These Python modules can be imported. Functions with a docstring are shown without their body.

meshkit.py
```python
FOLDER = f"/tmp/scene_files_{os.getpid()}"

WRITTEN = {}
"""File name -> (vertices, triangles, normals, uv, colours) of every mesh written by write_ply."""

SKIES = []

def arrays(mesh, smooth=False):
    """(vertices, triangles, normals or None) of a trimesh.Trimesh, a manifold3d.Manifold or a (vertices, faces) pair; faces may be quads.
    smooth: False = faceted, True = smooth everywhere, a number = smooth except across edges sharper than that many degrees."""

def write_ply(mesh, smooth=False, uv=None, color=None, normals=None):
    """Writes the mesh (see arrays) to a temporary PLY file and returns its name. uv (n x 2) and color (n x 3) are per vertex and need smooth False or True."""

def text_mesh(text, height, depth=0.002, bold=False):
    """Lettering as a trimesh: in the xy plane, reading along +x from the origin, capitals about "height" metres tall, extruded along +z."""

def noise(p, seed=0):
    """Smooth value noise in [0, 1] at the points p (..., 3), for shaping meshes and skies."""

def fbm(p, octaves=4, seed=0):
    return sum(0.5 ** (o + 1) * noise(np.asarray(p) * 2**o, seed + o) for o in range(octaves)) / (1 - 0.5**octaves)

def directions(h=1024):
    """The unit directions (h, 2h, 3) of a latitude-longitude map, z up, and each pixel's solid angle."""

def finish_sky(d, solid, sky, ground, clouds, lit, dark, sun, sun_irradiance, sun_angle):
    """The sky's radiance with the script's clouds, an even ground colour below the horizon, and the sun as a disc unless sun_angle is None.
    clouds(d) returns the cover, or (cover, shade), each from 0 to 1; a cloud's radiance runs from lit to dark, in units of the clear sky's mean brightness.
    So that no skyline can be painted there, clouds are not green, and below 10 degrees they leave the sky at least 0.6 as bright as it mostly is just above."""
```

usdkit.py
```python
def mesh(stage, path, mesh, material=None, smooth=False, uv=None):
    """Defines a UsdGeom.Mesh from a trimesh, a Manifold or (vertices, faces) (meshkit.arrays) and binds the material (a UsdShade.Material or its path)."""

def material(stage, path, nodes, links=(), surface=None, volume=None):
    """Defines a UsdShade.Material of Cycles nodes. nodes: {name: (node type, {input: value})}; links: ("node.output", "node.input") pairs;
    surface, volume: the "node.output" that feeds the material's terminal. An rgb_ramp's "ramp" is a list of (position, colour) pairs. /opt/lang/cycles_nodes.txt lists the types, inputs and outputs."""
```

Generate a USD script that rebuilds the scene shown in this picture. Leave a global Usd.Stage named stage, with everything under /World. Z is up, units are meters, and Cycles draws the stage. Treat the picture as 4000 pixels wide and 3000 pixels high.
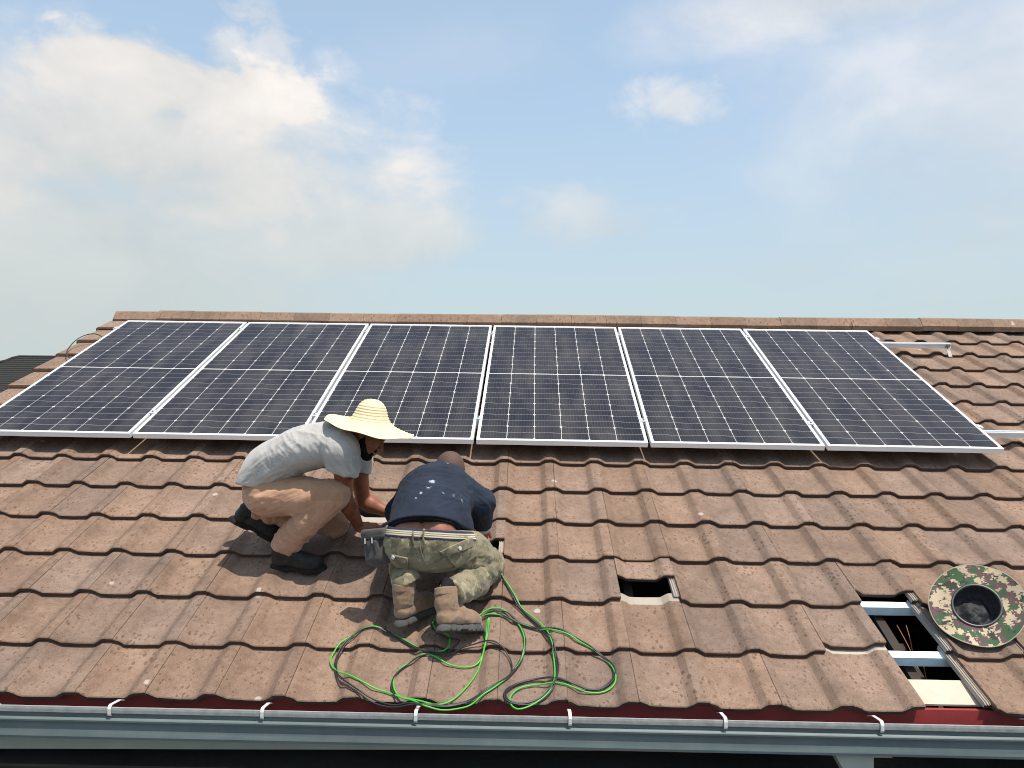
import math, random
import numpy as np
import trimesh, manifold3d, shapely
import meshkit, usdkit
from pxr import Usd, UsdGeom, UsdLux, UsdShade, Gf, Sdf, Vt

stage = Usd.Stage.CreateInMemory()
UsdGeom.Xform.Define(stage, '/World')
UsdGeom.Scope.Define(stage, '/World/Looks')

# ------------------------------------------------------------------ frame of the roof
# roof coordinates (u along the eave, v up the slope, w off the slope) -> world metres
PITCH = math.radians(25.0)
EAVE = 3.3
CP, SP = math.cos(PITCH), math.sin(PITCH)
Q = np.array([[1, 0, 0], [0, CP, -SP], [0, SP, CP]])
OFF = np.array([0, 0, EAVE])
def W(p):
    return np.asarray(p, float) @ Q.T + OFF
def VN(p):
    p = np.asarray(p, float)
    return p / np.linalg.norm(p, axis=-1, keepdims=True)

# ------------------------------------------------------------------ camera
CAMC = np.array([2.16498, -2.38273, 2.47791])
CAMR = np.array([[0.999818, 0.018621, 0.004106], [0.011189, -0.398546, -0.91708], [-0.01544, 0.916959, -0.398682]])
CAMF = 3003.343
cam = UsdGeom.Camera.Define(stage, '/World/camera')
_b = (Q @ CAMR.T).T                       # rows: right, down, forward in the world
_m = np.eye(4); _m[0, :3], _m[1, :3], _m[2, :3], _m[3, :3] = _b[0], -_b[1], -_b[2], W(CAMC)
cam.AddTransformOp().Set(Gf.Matrix4d(*_m.ravel().tolist()))
cam.CreateHorizontalApertureAttr(36.0)
cam.CreateVerticalApertureAttr(27.0)
cam.CreateFocalLengthAttr(36.0 * CAMF / 4000.0)
cam.CreateClippingRangeAttr((0.05, 5000.0))
EXPOSURE = 0.5
cam.CreateExposureAttr(EXPOSURE)

# ------------------------------------------------------------------ sun and sky
SUN = VN(Q @ np.array([0.28, 0.19, 1.0]))
sun = UsdLux.DistantLight.Define(stage, '/World/sun')
sun.CreateIntensityAttr(1.0); sun.CreateAngleAttr(0.5); sun.CreateColorAttr(Gf.Vec3f(1.0, 0.93, 0.83))
sun.CreateNormalizeAttr(True)
_z = SUN; _x = VN(np.cross([0, 1, 0.3], _z)); _y = np.cross(_z, _x)
_m = np.eye(4); _m[0, :3], _m[1, :3], _m[2, :3] = _x, _y, _z
sun.AddTransformOp().Set(Gf.Matrix4d(*_m.ravel().tolist()))

def pix_dir(x, y):
    """World direction of a point of the photograph (4000 x 3000), used to set the clouds in the sky."""
    d = CAMR.T @ np.array([(x - 2000) / CAMF, (y - 1500) / CAMF, 1.0])
    return VN(Q @ d)

def sky_material():
    n, l = {}, []
    n['tc'] = ('texture_coordinate', {})
    n['sky'] = ('sky_texture', {'sky_type': 'single_scattering', 'sun_disc': False, 'sun_elevation': float(math.asin(SUN[2])),
                                'sun_rotation': float(math.atan2(SUN[0], SUN[1])), 'altitude': 50.0, 'air_density': 1.0, 'aerosol_density': 1.2, 'ozone_density': 1.0})
    D = 'tc.generated'
    n['n1'] = ('noise_texture', {'scale': 5.5, 'detail': 9.0, 'roughness': 0.56, 'distortion': 0.25})
    n['n3'] = ('noise_texture', {'scale': 17.0, 'detail': 7.0, 'roughness': 0.6, 'distortion': 0.4})
    n['n2'] = ('noise_texture', {'scale': 2.3, 'detail': 4.0, 'roughness': 0.5})
    n['flat'] = ('vector_math', {'math_type': 'multiply', 'vector2': (1, 1, 1.5)})
    l += [(D, 'flat.vector1'), ('flat.vector', 'n1.vector'), ('flat.vector', 'n2.vector'), ('flat.vector', 'n3.vector')]
    right = VN(Q @ CAMR[0]); up = -VN(Q @ CAMR[1]); fwd = VN(Q @ CAMR[2])
    cnt = [0]
    def math_(kind, a, b=None, clamp=False, c=None):
        cnt[0] += 1; k = f'm{cnt[0]}'
        ins = {'math_type': kind, 'use_clamp': clamp}
        for i, x in enumerate((a, b, c)):
            if x is None: continue
            if isinstance(x, str): l.append((x, f'{k}.value{i+1}'))
            else: ins[f'value{i+1}'] = float(x)
        n[k] = ('math', ins)
        return f'{k}.value'
    def dot(v):
        cnt[0] += 1; k = f'd{cnt[0]}'
        n[k] = ('vector_math', {'math_type': 'dot_product', 'vector2': tuple(v)}); l.append((D, f'{k}.vector1'))
        return f'{k}.value'
    def blob(x, y, rx, ry, soft, noise, amp):
        """A cloud whose middle stands in the direction of (x, y): 1 inside, 0 outside, its edge torn by noise."""
        c = pix_dir(x, y)
        r_ = VN(np.cross(c, [0, 0, 1])); u_ = np.cross(r_, c)
        a = math_('multiply', dot(r_), CAMF / rx); b = math_('multiply', dot(u_), CAMF / ry)
        e = math_('sqrt', math_('add', math_('multiply', a, a), math_('multiply', b, b)))
        front = math_('greater_than', dot(c), 0.3)
        v = math_('add', math_('subtract', 1.0, e), math_('multiply', math_('subtract', noise, 0.5), amp))
        cnt[0] += 1; k = f'r{cnt[0]}'
        n[k] = ('map_range', {'range_type': 'smoothstep', 'from_min': -soft, 'from_max': soft}); l.append((v, f'{k}.value'))
        return math_('multiply', f'{k}.result', front)
    # (x, y, half width, half height, edge softness, tear, thickness, fine)
    BL = [(480, 560, 900, 330, 0.42, 2.6, 0.9, 0), (600, 330, 560, 190, 0.2, 3.0, 0.95, 0), (60, 950, 900, 420, 0.7, 1.6, 0.8, 0),
          (1330, 900, 430, 150, 0.4, 2.6, 0.7, 0), (900, 760, 560, 330, 0.6, 2.4, 0.72, 0), (1010, 190, 110, 110, 0.5, 3.4, 0.55, 1),
          (2640, 412, 130, 62, 0.8, 3.4, 0.6, 1), (2270, 840, 190, 85, 0.9, 3.6, 0.5, 1), (3870, 850, 170, 110, 0.9, 4.0, 0.4, 1), (3430, 510, 120, 60, 0.9, 4.0, 0.25, 1),
          (3560, -110, 640, 150, 0.5, 1.6, 0.62, 0), (3950, 330, 560, 420, 0.9, 2.0, 0.5, 0)]
    cover = None
    for (x, y, rx, ry, soft, amp, op, fine) in BL:
        b = math_('multiply', blob(x, y, rx, ry, soft, 'n3.fac' if fine else 'n1.fac', amp), op)
        cover = b if cover is None else math_('maximum', cover, b)
    # thin broken cloud over the rest of the sky
    n['thin'] = ('map_range', {'range_type': 'smoothstep', 'from_min': 0.52, 'from_max': 0.9, 'to_max': 0.45}); l.append(('n2.fac', 'thin.value'))
    cover = math_('maximum', cover, 'thin.result')
    # haze: a pale band low over the horizon, thicker to the left
    z = dot((0, 0, 1))
    n['hz'] = ('map_range', {'range_type': 'smoothstep', 'from_min': 0.42, 'from_max': 0.0, 'to_min': 0.0, 'to_max': 0.85}); l.append((z, 'hz.value'))
    # cloud light and shade
    n['shade'] = ('rgb_ramp', {'ramp': [(0.32, (3.5, 3.48, 3.38)), (0.47, (4.25, 4.05, 3.85)), (0.62, (5.1, 4.72, 4.4))]}); l.append(('n1.fac', 'shade.fac'))
    n['veil'] = ('mix', {'fac': 0.42, 'color2': (2.95, 3.72, 4.0)}); l.append(('sky.color', 'veil.color1'))
    n['lift'] = ('map_range', {'range_type': 'smoothstep', 'from_min': 0.02, 'from_max': 0.36, 'to_min': 0.70, 'to_max': 1.0}); l.append((z, 'lift.value'))
    n['cl'] = ('vector_math', {'math_type': 'scale'}); l += [('shade.color', 'cl.vector1'), ('lift.result', 'cl.scale')]
    n['mc'] = ('mix', {}); l += [(cover, 'mc.fac'), ('veil.color', 'mc.color1'), ('cl.vector', 'mc.color2')]
    n['mh'] = ('mix', {'color2': (2.6, 3.0, 3.0)}); l += [('hz.result', 'mh.fac'), ('mc.color', 'mh.color1')]
    n['bg'] = ('background_shader', {'strength': 0.15}); l.append(('mh.color', 'bg.color'))
    return usdkit.material(stage, '/World/Looks/sky', n, l, surface='bg.background')
dome = UsdLux.DomeLight.Define(stage, '/World/sky')
UsdShade.MaterialBindingAPI.Apply(dome.GetPrim()).Bind(sky_material())
dome.GetPrim().SetCustomDataByKey('kind', 'structure')

# ------------------------------------------------------------------ materials
def mat(name, nodes, links, surface='p.BSDF', volume=None):
    return usdkit.material(stage, '/World/Looks/' + name, nodes, links, surface=surface, volume=volume)

def plain(name, col, rough=0.6, vary=0.12, scale=14.0, bump=0.0, bscale=120.0, metallic=0.0, **kw):
    """An even material with a little cloudy wear and, if asked, a fine relief."""
    n = {'g': ('geometry', {}), 'a': ('noise_texture', {'scale': scale, 'detail': 6.0, 'roughness': 0.62}),
         'r': ('rgb_ramp', {'ramp': [(0.25, tuple(c * (1 - vary) for c in col)), (0.75, tuple(min(1, c * (1 + vary)) for c in col))]}),
         'p': ('principled_bsdf', {'roughness': rough, 'metallic': metallic, **kw})}
    l = [('g.position', 'a.vector'), ('a.fac', 'r.fac'), ('r.color', 'p.base_color')]
    if bump:
        n['b'] = ('noise_texture', {'scale': bscale, 'detail': 4.0}); n['bu'] = ('bump', {'strength': 0.5, 'distance': bump})
        l += [('g.position', 'b.vector'), ('b.fac', 'bu.height'), ('bu.normal', 'p.normal')]
    return mat(name, n, l)

def tile_material(name, tint):
    n = {'g': ('geometry', {}), 'tc': ('texture_coordinate', {}), 'oi': ('object_info', {}),
         'uv': ('separate_xyz', {}),
         'cloud': ('noise_texture', {'scale': 5.0, 'detail': 5.0, 'roughness': 0.6}),
         'grain': ('noise_texture', {'scale': 170.0, 'detail': 3.0, 'roughness': 0.7}),
         'streak': ('noise_texture', {'scale': 30.0, 'detail': 5.0, 'roughness': 0.65}),
         'ramp': ('rgb_ramp', {'ramp': [(0.25, (0.195, 0.132, 0.096)), (0.45, (0.260, 0.177, 0.129)), (0.6, (0.298, 0.204, 0.149)), (0.8, (0.342, 0.239, 0.177))]}),
         'dirt': ('rgb_ramp', {'ramp': [(0.33, (0.72, 0.71, 0.69)), (0.56, (1, 1, 1))]}),
         'gr': ('rgb_ramp', {'ramp': [(0.3, (0.74, 0.72, 0.7)), (0.55, (1.0, 1.0, 1.0)), (0.75, (1.17, 1.17, 1.16))]}),
         'm1': ('mix', {'mix_type': 'multiply', 'fac': 0.75}), 'm2': ('mix', {'mix_type': 'multiply', 'fac': 1.0}),
         # dark drip spots, thicker in some places than in others
         'sv': ('vector_math', {'math_type': 'multiply_add', 'vector2': (1, 0.75, 1), 'vector3': (0.0, 0, 0)}),
         'warp': ('noise_texture', {'scale': 45.0, 'detail': 2.0}), 'wv': ('vector_math', {'math_type': 'scale', 'scale': 0.014}), 'wa': ('vector_math', {'math_type': 'add'}),
         'vor': ('voronoi_texture', {'scale': 46.0, 'feature': 'f1', 'dimensions': '2D'}), 'vr': ('separate_color', {}),
         'size': ('map_range', {'from_min': 0.3, 'from_max': 1.0, 'to_min': 0.0, 'to_max': 0.42}),
         'dens': ('map_range', {'from_min': 0.4, 'from_max': 0.62, 'to_min': 0.35, 'to_max': 1.0}),
         'sz': ('math', {'math_type': 'multiply'}), 'df': ('math', {'math_type': 'subtract'}),
         'spot': ('map_range', {'range_type': 'smoothstep', 'from_min': -0.02, 'from_max': 0.05, 'to_min': 0.0, 'to_max': 0.62}),
         'm3': ('mix', {'color2': (0.105, 0.058, 0.036)}),
         # sparse pale specks
         'vor2': ('voronoi_texture', {'scale': 2.0, 'feature': 'f1', 'dimensions': '2D'}), 'sp2n': ('math', {'math_type': 'multiply_add', 'value2': 0.11, 'value3': -0.055}), 'sp2a': ('math', {'math_type': 'add'}),
         'sp2': ('map_range', {'range_type': 'smoothstep', 'from_min': 0.035, 'from_max': 0.02, 'to_min': 0.0, 'to_max': 0.55}),
         'm4': ('mix', {'color2': (0.62, 0.57, 0.5)}), 'v2c': ('separate_color', {}), 'v2t': ('math', {'math_type': 'greater_than', 'value2': 0.72}), 'v2m': ('math', {'math_type': 'multiply'}),
         # the head of each tile, kept clean and unpainted under the next course
         'head': ('map_range', {'range_type': 'smoothstep', 'from_min': 0.352, 'from_max': 0.359}), 'hn': ('math', {'math_type': 'multiply_add', 'value2': 0.02, 'value3': -0.01}), 'ha': ('math', {'math_type': 'add'}),
         'lap': ('map_range', {'range_type': 'smoothstep', 'from_min': -0.004, 'from_max': -0.008}), 'hl': ('math', {'math_type': 'maximum'}),
         'm5': ('mix', {'color2': (0.44, 0.39, 0.33)}),
         'tone': ('map_range', {'to_min': 0.86, 'to_max': 1.1}), 'm6': ('vector_math', {'math_type': 'scale'}), 'm7': ('mix', {'mix_type': 'multiply', 'fac': 1.0, 'color2': tint}),
         'bn': ('noise_texture', {'scale': 260.0, 'detail': 4.0, 'roughness': 0.75}), 'b': ('bump', {'strength': 0.85, 'distance': 0.005}),
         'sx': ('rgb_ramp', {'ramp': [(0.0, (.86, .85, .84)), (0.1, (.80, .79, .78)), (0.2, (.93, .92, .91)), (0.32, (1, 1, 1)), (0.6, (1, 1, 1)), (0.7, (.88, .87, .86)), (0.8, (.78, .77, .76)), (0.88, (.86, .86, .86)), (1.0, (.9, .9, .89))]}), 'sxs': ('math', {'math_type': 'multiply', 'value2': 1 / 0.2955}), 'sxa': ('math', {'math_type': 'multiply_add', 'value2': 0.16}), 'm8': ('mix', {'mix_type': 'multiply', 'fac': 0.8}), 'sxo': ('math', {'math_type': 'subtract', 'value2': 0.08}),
         'edge': ('map_range', {'from_min': -0.5, 'from_max': -0.9, 'to_min': 0.0, 'to_max': 0.9}), 'm9': ('mix', {'color2': (0.075, 0.043, 0.031)}),  # front edge face darkened: dirt, plus its shade painted into the colour
         'p': ('principled_bsdf', {'roughness': 0.88, 'specular_ior_level': 0.25})}
    G = 'g.position'
    l = [(G, k + '.vector') for k in ('cloud', 'grain', 'streak', 'warp', 'vor2', 'bn')]
    l += [('tc.UV', 'uv.vector'), ('cloud.fac', 'ramp.fac'), ('streak.fac', 'dirt.fac'), ('grain.fac', 'gr.fac'),
          ('ramp.color', 'm1.color1'), ('dirt.color', 'm1.color2'), ('m1.color', 'm2.color1'), ('gr.color', 'm2.color2'),
          (G, 'sv.vector1'), ('warp.color', 'wv.vector1'), ('sv.vector', 'wa.vector1'), ('wv.vector', 'wa.vector2'), ('wa.vector', 'vor.vector'),
          ('vor.color', 'vr.color'), ('vr.r', 'size.value'), ('cloud.fac', 'dens.value'), ('size.result', 'sz.value1'), ('dens.result', 'sz.value2'),
          ('sz.value', 'df.value1'), ('vor.distance', 'df.value2'), ('df.value', 'spot.value'), ('m2.color', 'm3.color1'), ('spot.result', 'm3.fac'),
          ('streak.fac', 'sp2n.value1'), ('vor2.distance', 'sp2a.value1'), ('sp2n.value', 'sp2a.value2'), ('sp2a.value', 'sp2.value'), ('m3.color', 'm4.color1'), ('vor2.color', 'v2c.color'), ('v2c.r', 'v2t.value1'), ('v2t.value', 'v2m.value1'), ('sp2.result', 'v2m.value2'), ('v2m.value', 'm4.fac'),
          ('streak.fac', 'hn.value1'), ('uv.y', 'ha.value1'), ('hn.value', 'ha.value2'), ('ha.value', 'head.value'), ('uv.x', 'lap.value'), ('head.result', 'hl.value1'), ('lap.result', 'hl.value2'),
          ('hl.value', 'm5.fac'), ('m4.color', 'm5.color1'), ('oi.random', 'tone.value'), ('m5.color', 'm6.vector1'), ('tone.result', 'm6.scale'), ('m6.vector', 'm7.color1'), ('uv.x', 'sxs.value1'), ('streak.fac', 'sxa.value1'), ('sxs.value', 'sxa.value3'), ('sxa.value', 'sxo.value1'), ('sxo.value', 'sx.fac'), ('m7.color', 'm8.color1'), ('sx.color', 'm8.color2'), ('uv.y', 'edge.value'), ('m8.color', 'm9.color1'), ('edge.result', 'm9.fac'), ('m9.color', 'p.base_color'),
          ('bn.fac', 'b.height'), ('b.normal', 'p.normal')]
    return mat(name, n, l)

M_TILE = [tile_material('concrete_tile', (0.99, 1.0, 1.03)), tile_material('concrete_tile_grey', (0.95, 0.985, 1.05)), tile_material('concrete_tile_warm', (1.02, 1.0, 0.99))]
M_TILEEDGE = plain('tile_edge', (0.085, 0.047, 0.033), 0.9, 0.45, 60, 0.004, 150)
M_RIDGE = tile_material('ridge_concrete', (0.98, 0.97, 0.96))
M_FRAME = plain('aluminium_frame', (0.70, 0.705, 0.70), 0.42, 0.03, 8, metallic=0.25)
M_BACKSHEET = plain('white_backsheet', (0.78, 0.79, 0.8), 0.4, 0.02)
M_RAIL = plain('aluminium_rail', (0.66, 0.68, 0.69), 0.38, 0.06, 20, metallic=0.5)
M_STEEL = plain('galvanised_steel', (0.22, 0.21, 0.2), 0.45, 0.15, 60, metallic=0.6)
M_BATTEN = plain('blue_grey_steel', (0.56, 0.68, 0.74), 0.5, 0.12, 12)
M_FASCIA = plain('red_fascia', (0.29, 0.036, 0.033), 0.5, 0.16, 9, 0.001, 60)
M_CREAM = plain('cream_board', (0.50, 0.42, 0.33), 0.75, 0.1, 22, 0.001, 80)
M_DARK = plain('dark_timber', (0.035, 0.026, 0.02), 0.9, 0.3, 6)
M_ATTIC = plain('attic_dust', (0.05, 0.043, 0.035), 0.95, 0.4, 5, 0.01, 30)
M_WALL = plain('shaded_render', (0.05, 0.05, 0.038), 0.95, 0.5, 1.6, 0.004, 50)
M_SOFFIT = plain('pale_eave_board', (0.36, 0.38, 0.34), 0.7, 0.12, 6, 0.002, 60)
M_GUTTER = mat('grey_blue_gutter', {'g': ('geometry', {}), 's1': ('vector_math', {'math_type': 'multiply', 'vector2': (3.5, 2, 1.5)}), 'n1': ('noise_texture', {'scale': 3.0, 'detail': 7.0, 'roughness': 0.65}), 's2': ('vector_math', {'math_type': 'multiply', 'vector2': (0.35, 1, 9)}), 'n2': ('noise_texture', {'scale': 4.0, 'detail': 5.0}),
    'r': ('rgb_ramp', {'ramp': [(0.3, (0.105, 0.138, 0.146)), (0.5, (0.118, 0.152, 0.160)), (0.75, (0.138, 0.166, 0.168))]}), 'r2': ('rgb_ramp', {'ramp': [(0.35, (0.8, 0.8, 0.78)), (0.6, (1.08, 1.06, 1.03))]}), 'm': ('mix', {'mix_type': 'multiply', 'fac': 1.0}), 'p': ('principled_bsdf', {'roughness': 0.5})},
    [('g.position', 's1.vector1'), ('s1.vector', 'n1.vector'), ('g.position', 's2.vector1'), ('s2.vector', 'n2.vector'), ('n1.fac', 'r.fac'), ('n2.fac', 'r2.fac'), ('r.color', 'm.color1'), ('r2.color', 'm.color2'), ('m.color', 'p.base_color')])
M_LIP = plain('worn_gutter_lip', (0.27, 0.28, 0.275), 0.5, 0.25, 30)
M_CLIP = plain('white_strap', (0.58, 0.58, 0.56), 0.6, 0.2, 90)
M_PIPE = plain('grey_pipe', (0.3, 0.32, 0.33), 0.5, 0.2, 20)
M_GROUND = plain('dark_soil', (0.05, 0.047, 0.03), 0.95, 0.5, 0.8, 0.02, 6)
M_BLACK = plain('black_plastic', (0.018, 0.018, 0.019), 0.42, 0.2)
M_GREEN = plain('green_insulation', (0.05, 0.42, 0.035), 0.45, 0.08)
M_ORANGE = plain('orange_insulation', (0.33, 0.12, 0.03), 0.5, 0.1)
M_NROOF = plain('black_shingles', (0.016, 0.015, 0.014), 0.85, 0.35, 8, 0.01, 40)

def cell_material():
    # nine fine silver lines run the length of a cell (printed on it)
    n = {'tc': ('texture_coordinate', {}), 's': ('separate_xyz', {}), 'sc': ('math', {'math_type': 'multiply', 'value2': 9.0 / 0.181}), 'fr': ('math', {'math_type': 'fraction'}),
         'd': ('math', {'math_type': 'subtract', 'value2': 0.5}), 'ab': ('math', {'math_type': 'absolute'}),
         'ln': ('map_range', {'from_min': 0.035, 'from_max': 0.02, 'to_min': 0.0, 'to_max': 0.16}),
         'oi': ('object_info', {}), 'tone': ('rgb_ramp', {'ramp': [(0, (0.009, 0.0095, 0.016)), (1, (0.016, 0.015, 0.021))]}),
         'm': ('mix', {'color2': (0.34, 0.36, 0.42)}), 'p': ('principled_bsdf', {'roughness': 0.35, 'specular_ior_level': 0.4})}
    l = [('tc.UV', 's.vector'), ('s.x', 'sc.value1'), ('sc.value', 'fr.value1'), ('fr.value', 'd.value1'), ('d.value', 'ab.value1'), ('ab.value', 'ln.value'),
         ('oi.random', 'tone.fac'), ('tone.color', 'm.color1'), ('ln.result', 'm.fac'), ('m.color', 'p.base_color')]
    return mat('solar_cell', n, l)
M_CELL = cell_material()
M_GLASS = mat('panel_glass', {'f': ('fresnel', {'IOR': 1.5}), 't': ('transparent_bsdf', {'color': (0.97, 0.98, 0.98)}), 'gl': ('glossy_bsdf', {'roughness': 0.07, 'color': (0.62, 0.565, 0.57)}), 'mx': ('mix_closure', {}),
                              # a thin film of dust in the runs of old rain
                              'g': ('geometry', {}), 'sv': ('vector_math', {'math_type': 'multiply', 'vector2': (3.2, 0.9, 0.9)}), 'n': ('noise_texture', {'scale': 2.2, 'detail': 6.0, 'roughness': 0.6}), 'nr': ('map_range', {'from_min': 0.42, 'from_max': 0.75, 'to_min': 0.004, 'to_max': 0.055}),
                              'du': ('diffuse_bsdf', {'color': (0.45, 0.38, 0.31)}), 'm2': ('mix_closure', {})},
              [('f.fac', 'mx.fac'), ('t.BSDF', 'mx.closure1'), ('gl.BSDF', 'mx.closure2'), ('g.position', 'sv.vector1'), ('sv.vector', 'n.vector'), ('n.fac', 'nr.value'), ('nr.result', 'm2.fac'), ('mx.closure', 'm2.closure1'), ('du.BSDF', 'm2.closure2')], surface='m2.closure')

# ------------------------------------------------------------------ scene helpers
_used = {}
def numbered(parent, name):
    k = (parent, name); c = _used.get(k, 0); _used[k] = c + 1
    return f'{parent}/{name}' + (f'_{c:03d}' if c else '')
BASE = {}
def thing(name, base, label=None, cat=None, group=None, kind=None):
    path = numbered('/World', name)
    x = UsdGeom.Xform.Define(stage, path); x.AddTranslateOp().Set(Gf.Vec3d(*map(float, base)))
    BASE[path] = np.asarray(base, float)
    say(x.GetPrim(), label, cat, group, kind)
    return path
def say(prim, label=None, cat=None, group=None, kind=None):
    for k, v in (('label', label), ('category', cat), ('group', group), ('kind', kind)):
        if v: prim.SetCustomDataByKey(k, v)
def base_of(path):
    return BASE['/'.join(path.split('/')[:3])]
def put(parent, name, mesh, material, smooth=False, label=None, kind=None, uv=None, normals=None):
    """One Mesh prim under a thing or a part; the mesh comes in world metres."""
    path = numbered(parent, name)
    v, f, n = meshkit.arrays(mesh, smooth)
    m = usdkit.mesh(stage, path, (v - base_of(parent), f), material, uv=uv)
    if n is not None:
        m.CreateNormalsAttr(Vt.Vec3fArray.FromNumpy(n.astype(np.float32))); m.SetNormalsInterpolation('vertex')
    say(m.GetPrim(), label, None, None, kind)
    return path
def solo(name, mesh, material, label=None, cat=None, group=None, kind=None, smooth=False):
    """A thing that is a single mesh."""
    path = numbered('/World', name)
    v, f, n = meshkit.arrays(mesh, smooth)
    m = usdkit.mesh(stage, path, (v, f), material)
    if n is not None:
        m.CreateNormalsAttr(Vt.Vec3fArray.FromNumpy(n.astype(np.float32))); m.SetNormalsInterpolation('vertex')
    say(m.GetPrim(), label, cat, group, kind)
    return path

def box(u0, u1, v0, v1, w0, w1, roof=True, bev=0.0):
    """A box given in roof coordinates (or in world metres), its edges chamfered by bev."""
    if bev:
        pts = []
        for a in ((bev, 0, 0), (0, bev, 0), (0, 0, bev)):
            for x in (u0 + a[0], u1 - a[0]):
                for y in (v0 + a[1], v1 - a[1]):
                    for z in (w0 + a[2], w1 - a[2]):
                        # shrink the two other axes
                        pts.append((x, y, z))
        P3 = []
        for sx in (0, 1):
            for sy in (0, 1):
                for sz in (0, 1):
                    c = np.array([(u0, u1)[sx], (v0, v1)[sy], (w0, w1)[sz]]); s = np.array([1 - 2 * sx, 1 - 2 * sy, 1 - 2 * sz])
                    for k in range(3):
                        o = s * bev; o[k] = 0; P3.append(c + o)
        m = trimesh.convex.convex_hull(np.array(P3))
    else:
        m = trimesh.creation.box(bounds=[(u0, v0, w0), (u1, v1, w1)])
    if roof: m.vertices = W(m.vertices)
    return m
def joined(*ms):
    return trimesh.util.concatenate([m if isinstance(m, trimesh.Trimesh) else trimesh.Trimesh(*m, process=False) for m in ms])
def tube(pts, rad, sides=8, cap=True):
    """A round bar along a polyline."""
    p = np.asarray(pts, float); n = len(p); rad = np.broadcast_to(rad, (n,))
    t = np.gradient(p, axis=0); t = VN(t)
    a = np.cross(t[0], [0, 0, 1.0] if abs(t[0][2]) < .9 else [1.0, 0, 0]); a /= np.linalg.norm(a)
    rings = []
    for i in range(n):
        a = a - (a @ t[i]) * t[i]; a /= np.linalg.norm(a); b = np.cross(t[i], a)
        ang = np.arange(sides) * 2 * np.pi / sides
        rings.append(p[i] + rad[i] * (np.cos(ang)[:, None] * a + np.sin(ang)[:, None] * b))
    v = np.vstack(rings); f = []
    for i in range(n - 1):
        for j in range(sides):
            q = [i * sides + j, i * sides + (j + 1) % sides, (i + 1) * sides + (j + 1) % sides, (i + 1) * sides + j]
            f += [[q[0], q[1], q[2]], [q[0], q[2], q[3]]]
    if cap:
        v = np.vstack([v, p[0], p[-1]]); k = len(v) - 2
        for j in range(sides):
            f.append([k, (j + 1) % sides, j]); f.append([k + 1, (n - 1) * sides + j, (n - 1) * sides + (j + 1) % sides])
    m = trimesh.Trimesh(v, f, process=False)
    m.invert() if m.volume < 0 else None
    return m
def sweep_x(prof, x0, x1, closed=True, roof=False):
    """A profile in (y, z) (or in (v, w)) drawn out along x; the profile is a closed outline."""
    poly = shapely.Polygon(prof)
    m = trimesh.creation.extrude_polygon(poly, x1 - x0, engine='earcut')
    v = m.vertices.copy(); m.vertices = np.column_stack([x0 + v[:, 2], v[:, 0], v[:, 1]])
    if m.volume < 0: m.invert()
    if roof: m.vertices = W(m.vertices)
    return m
rng = np.random.default_rng(7)

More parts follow.
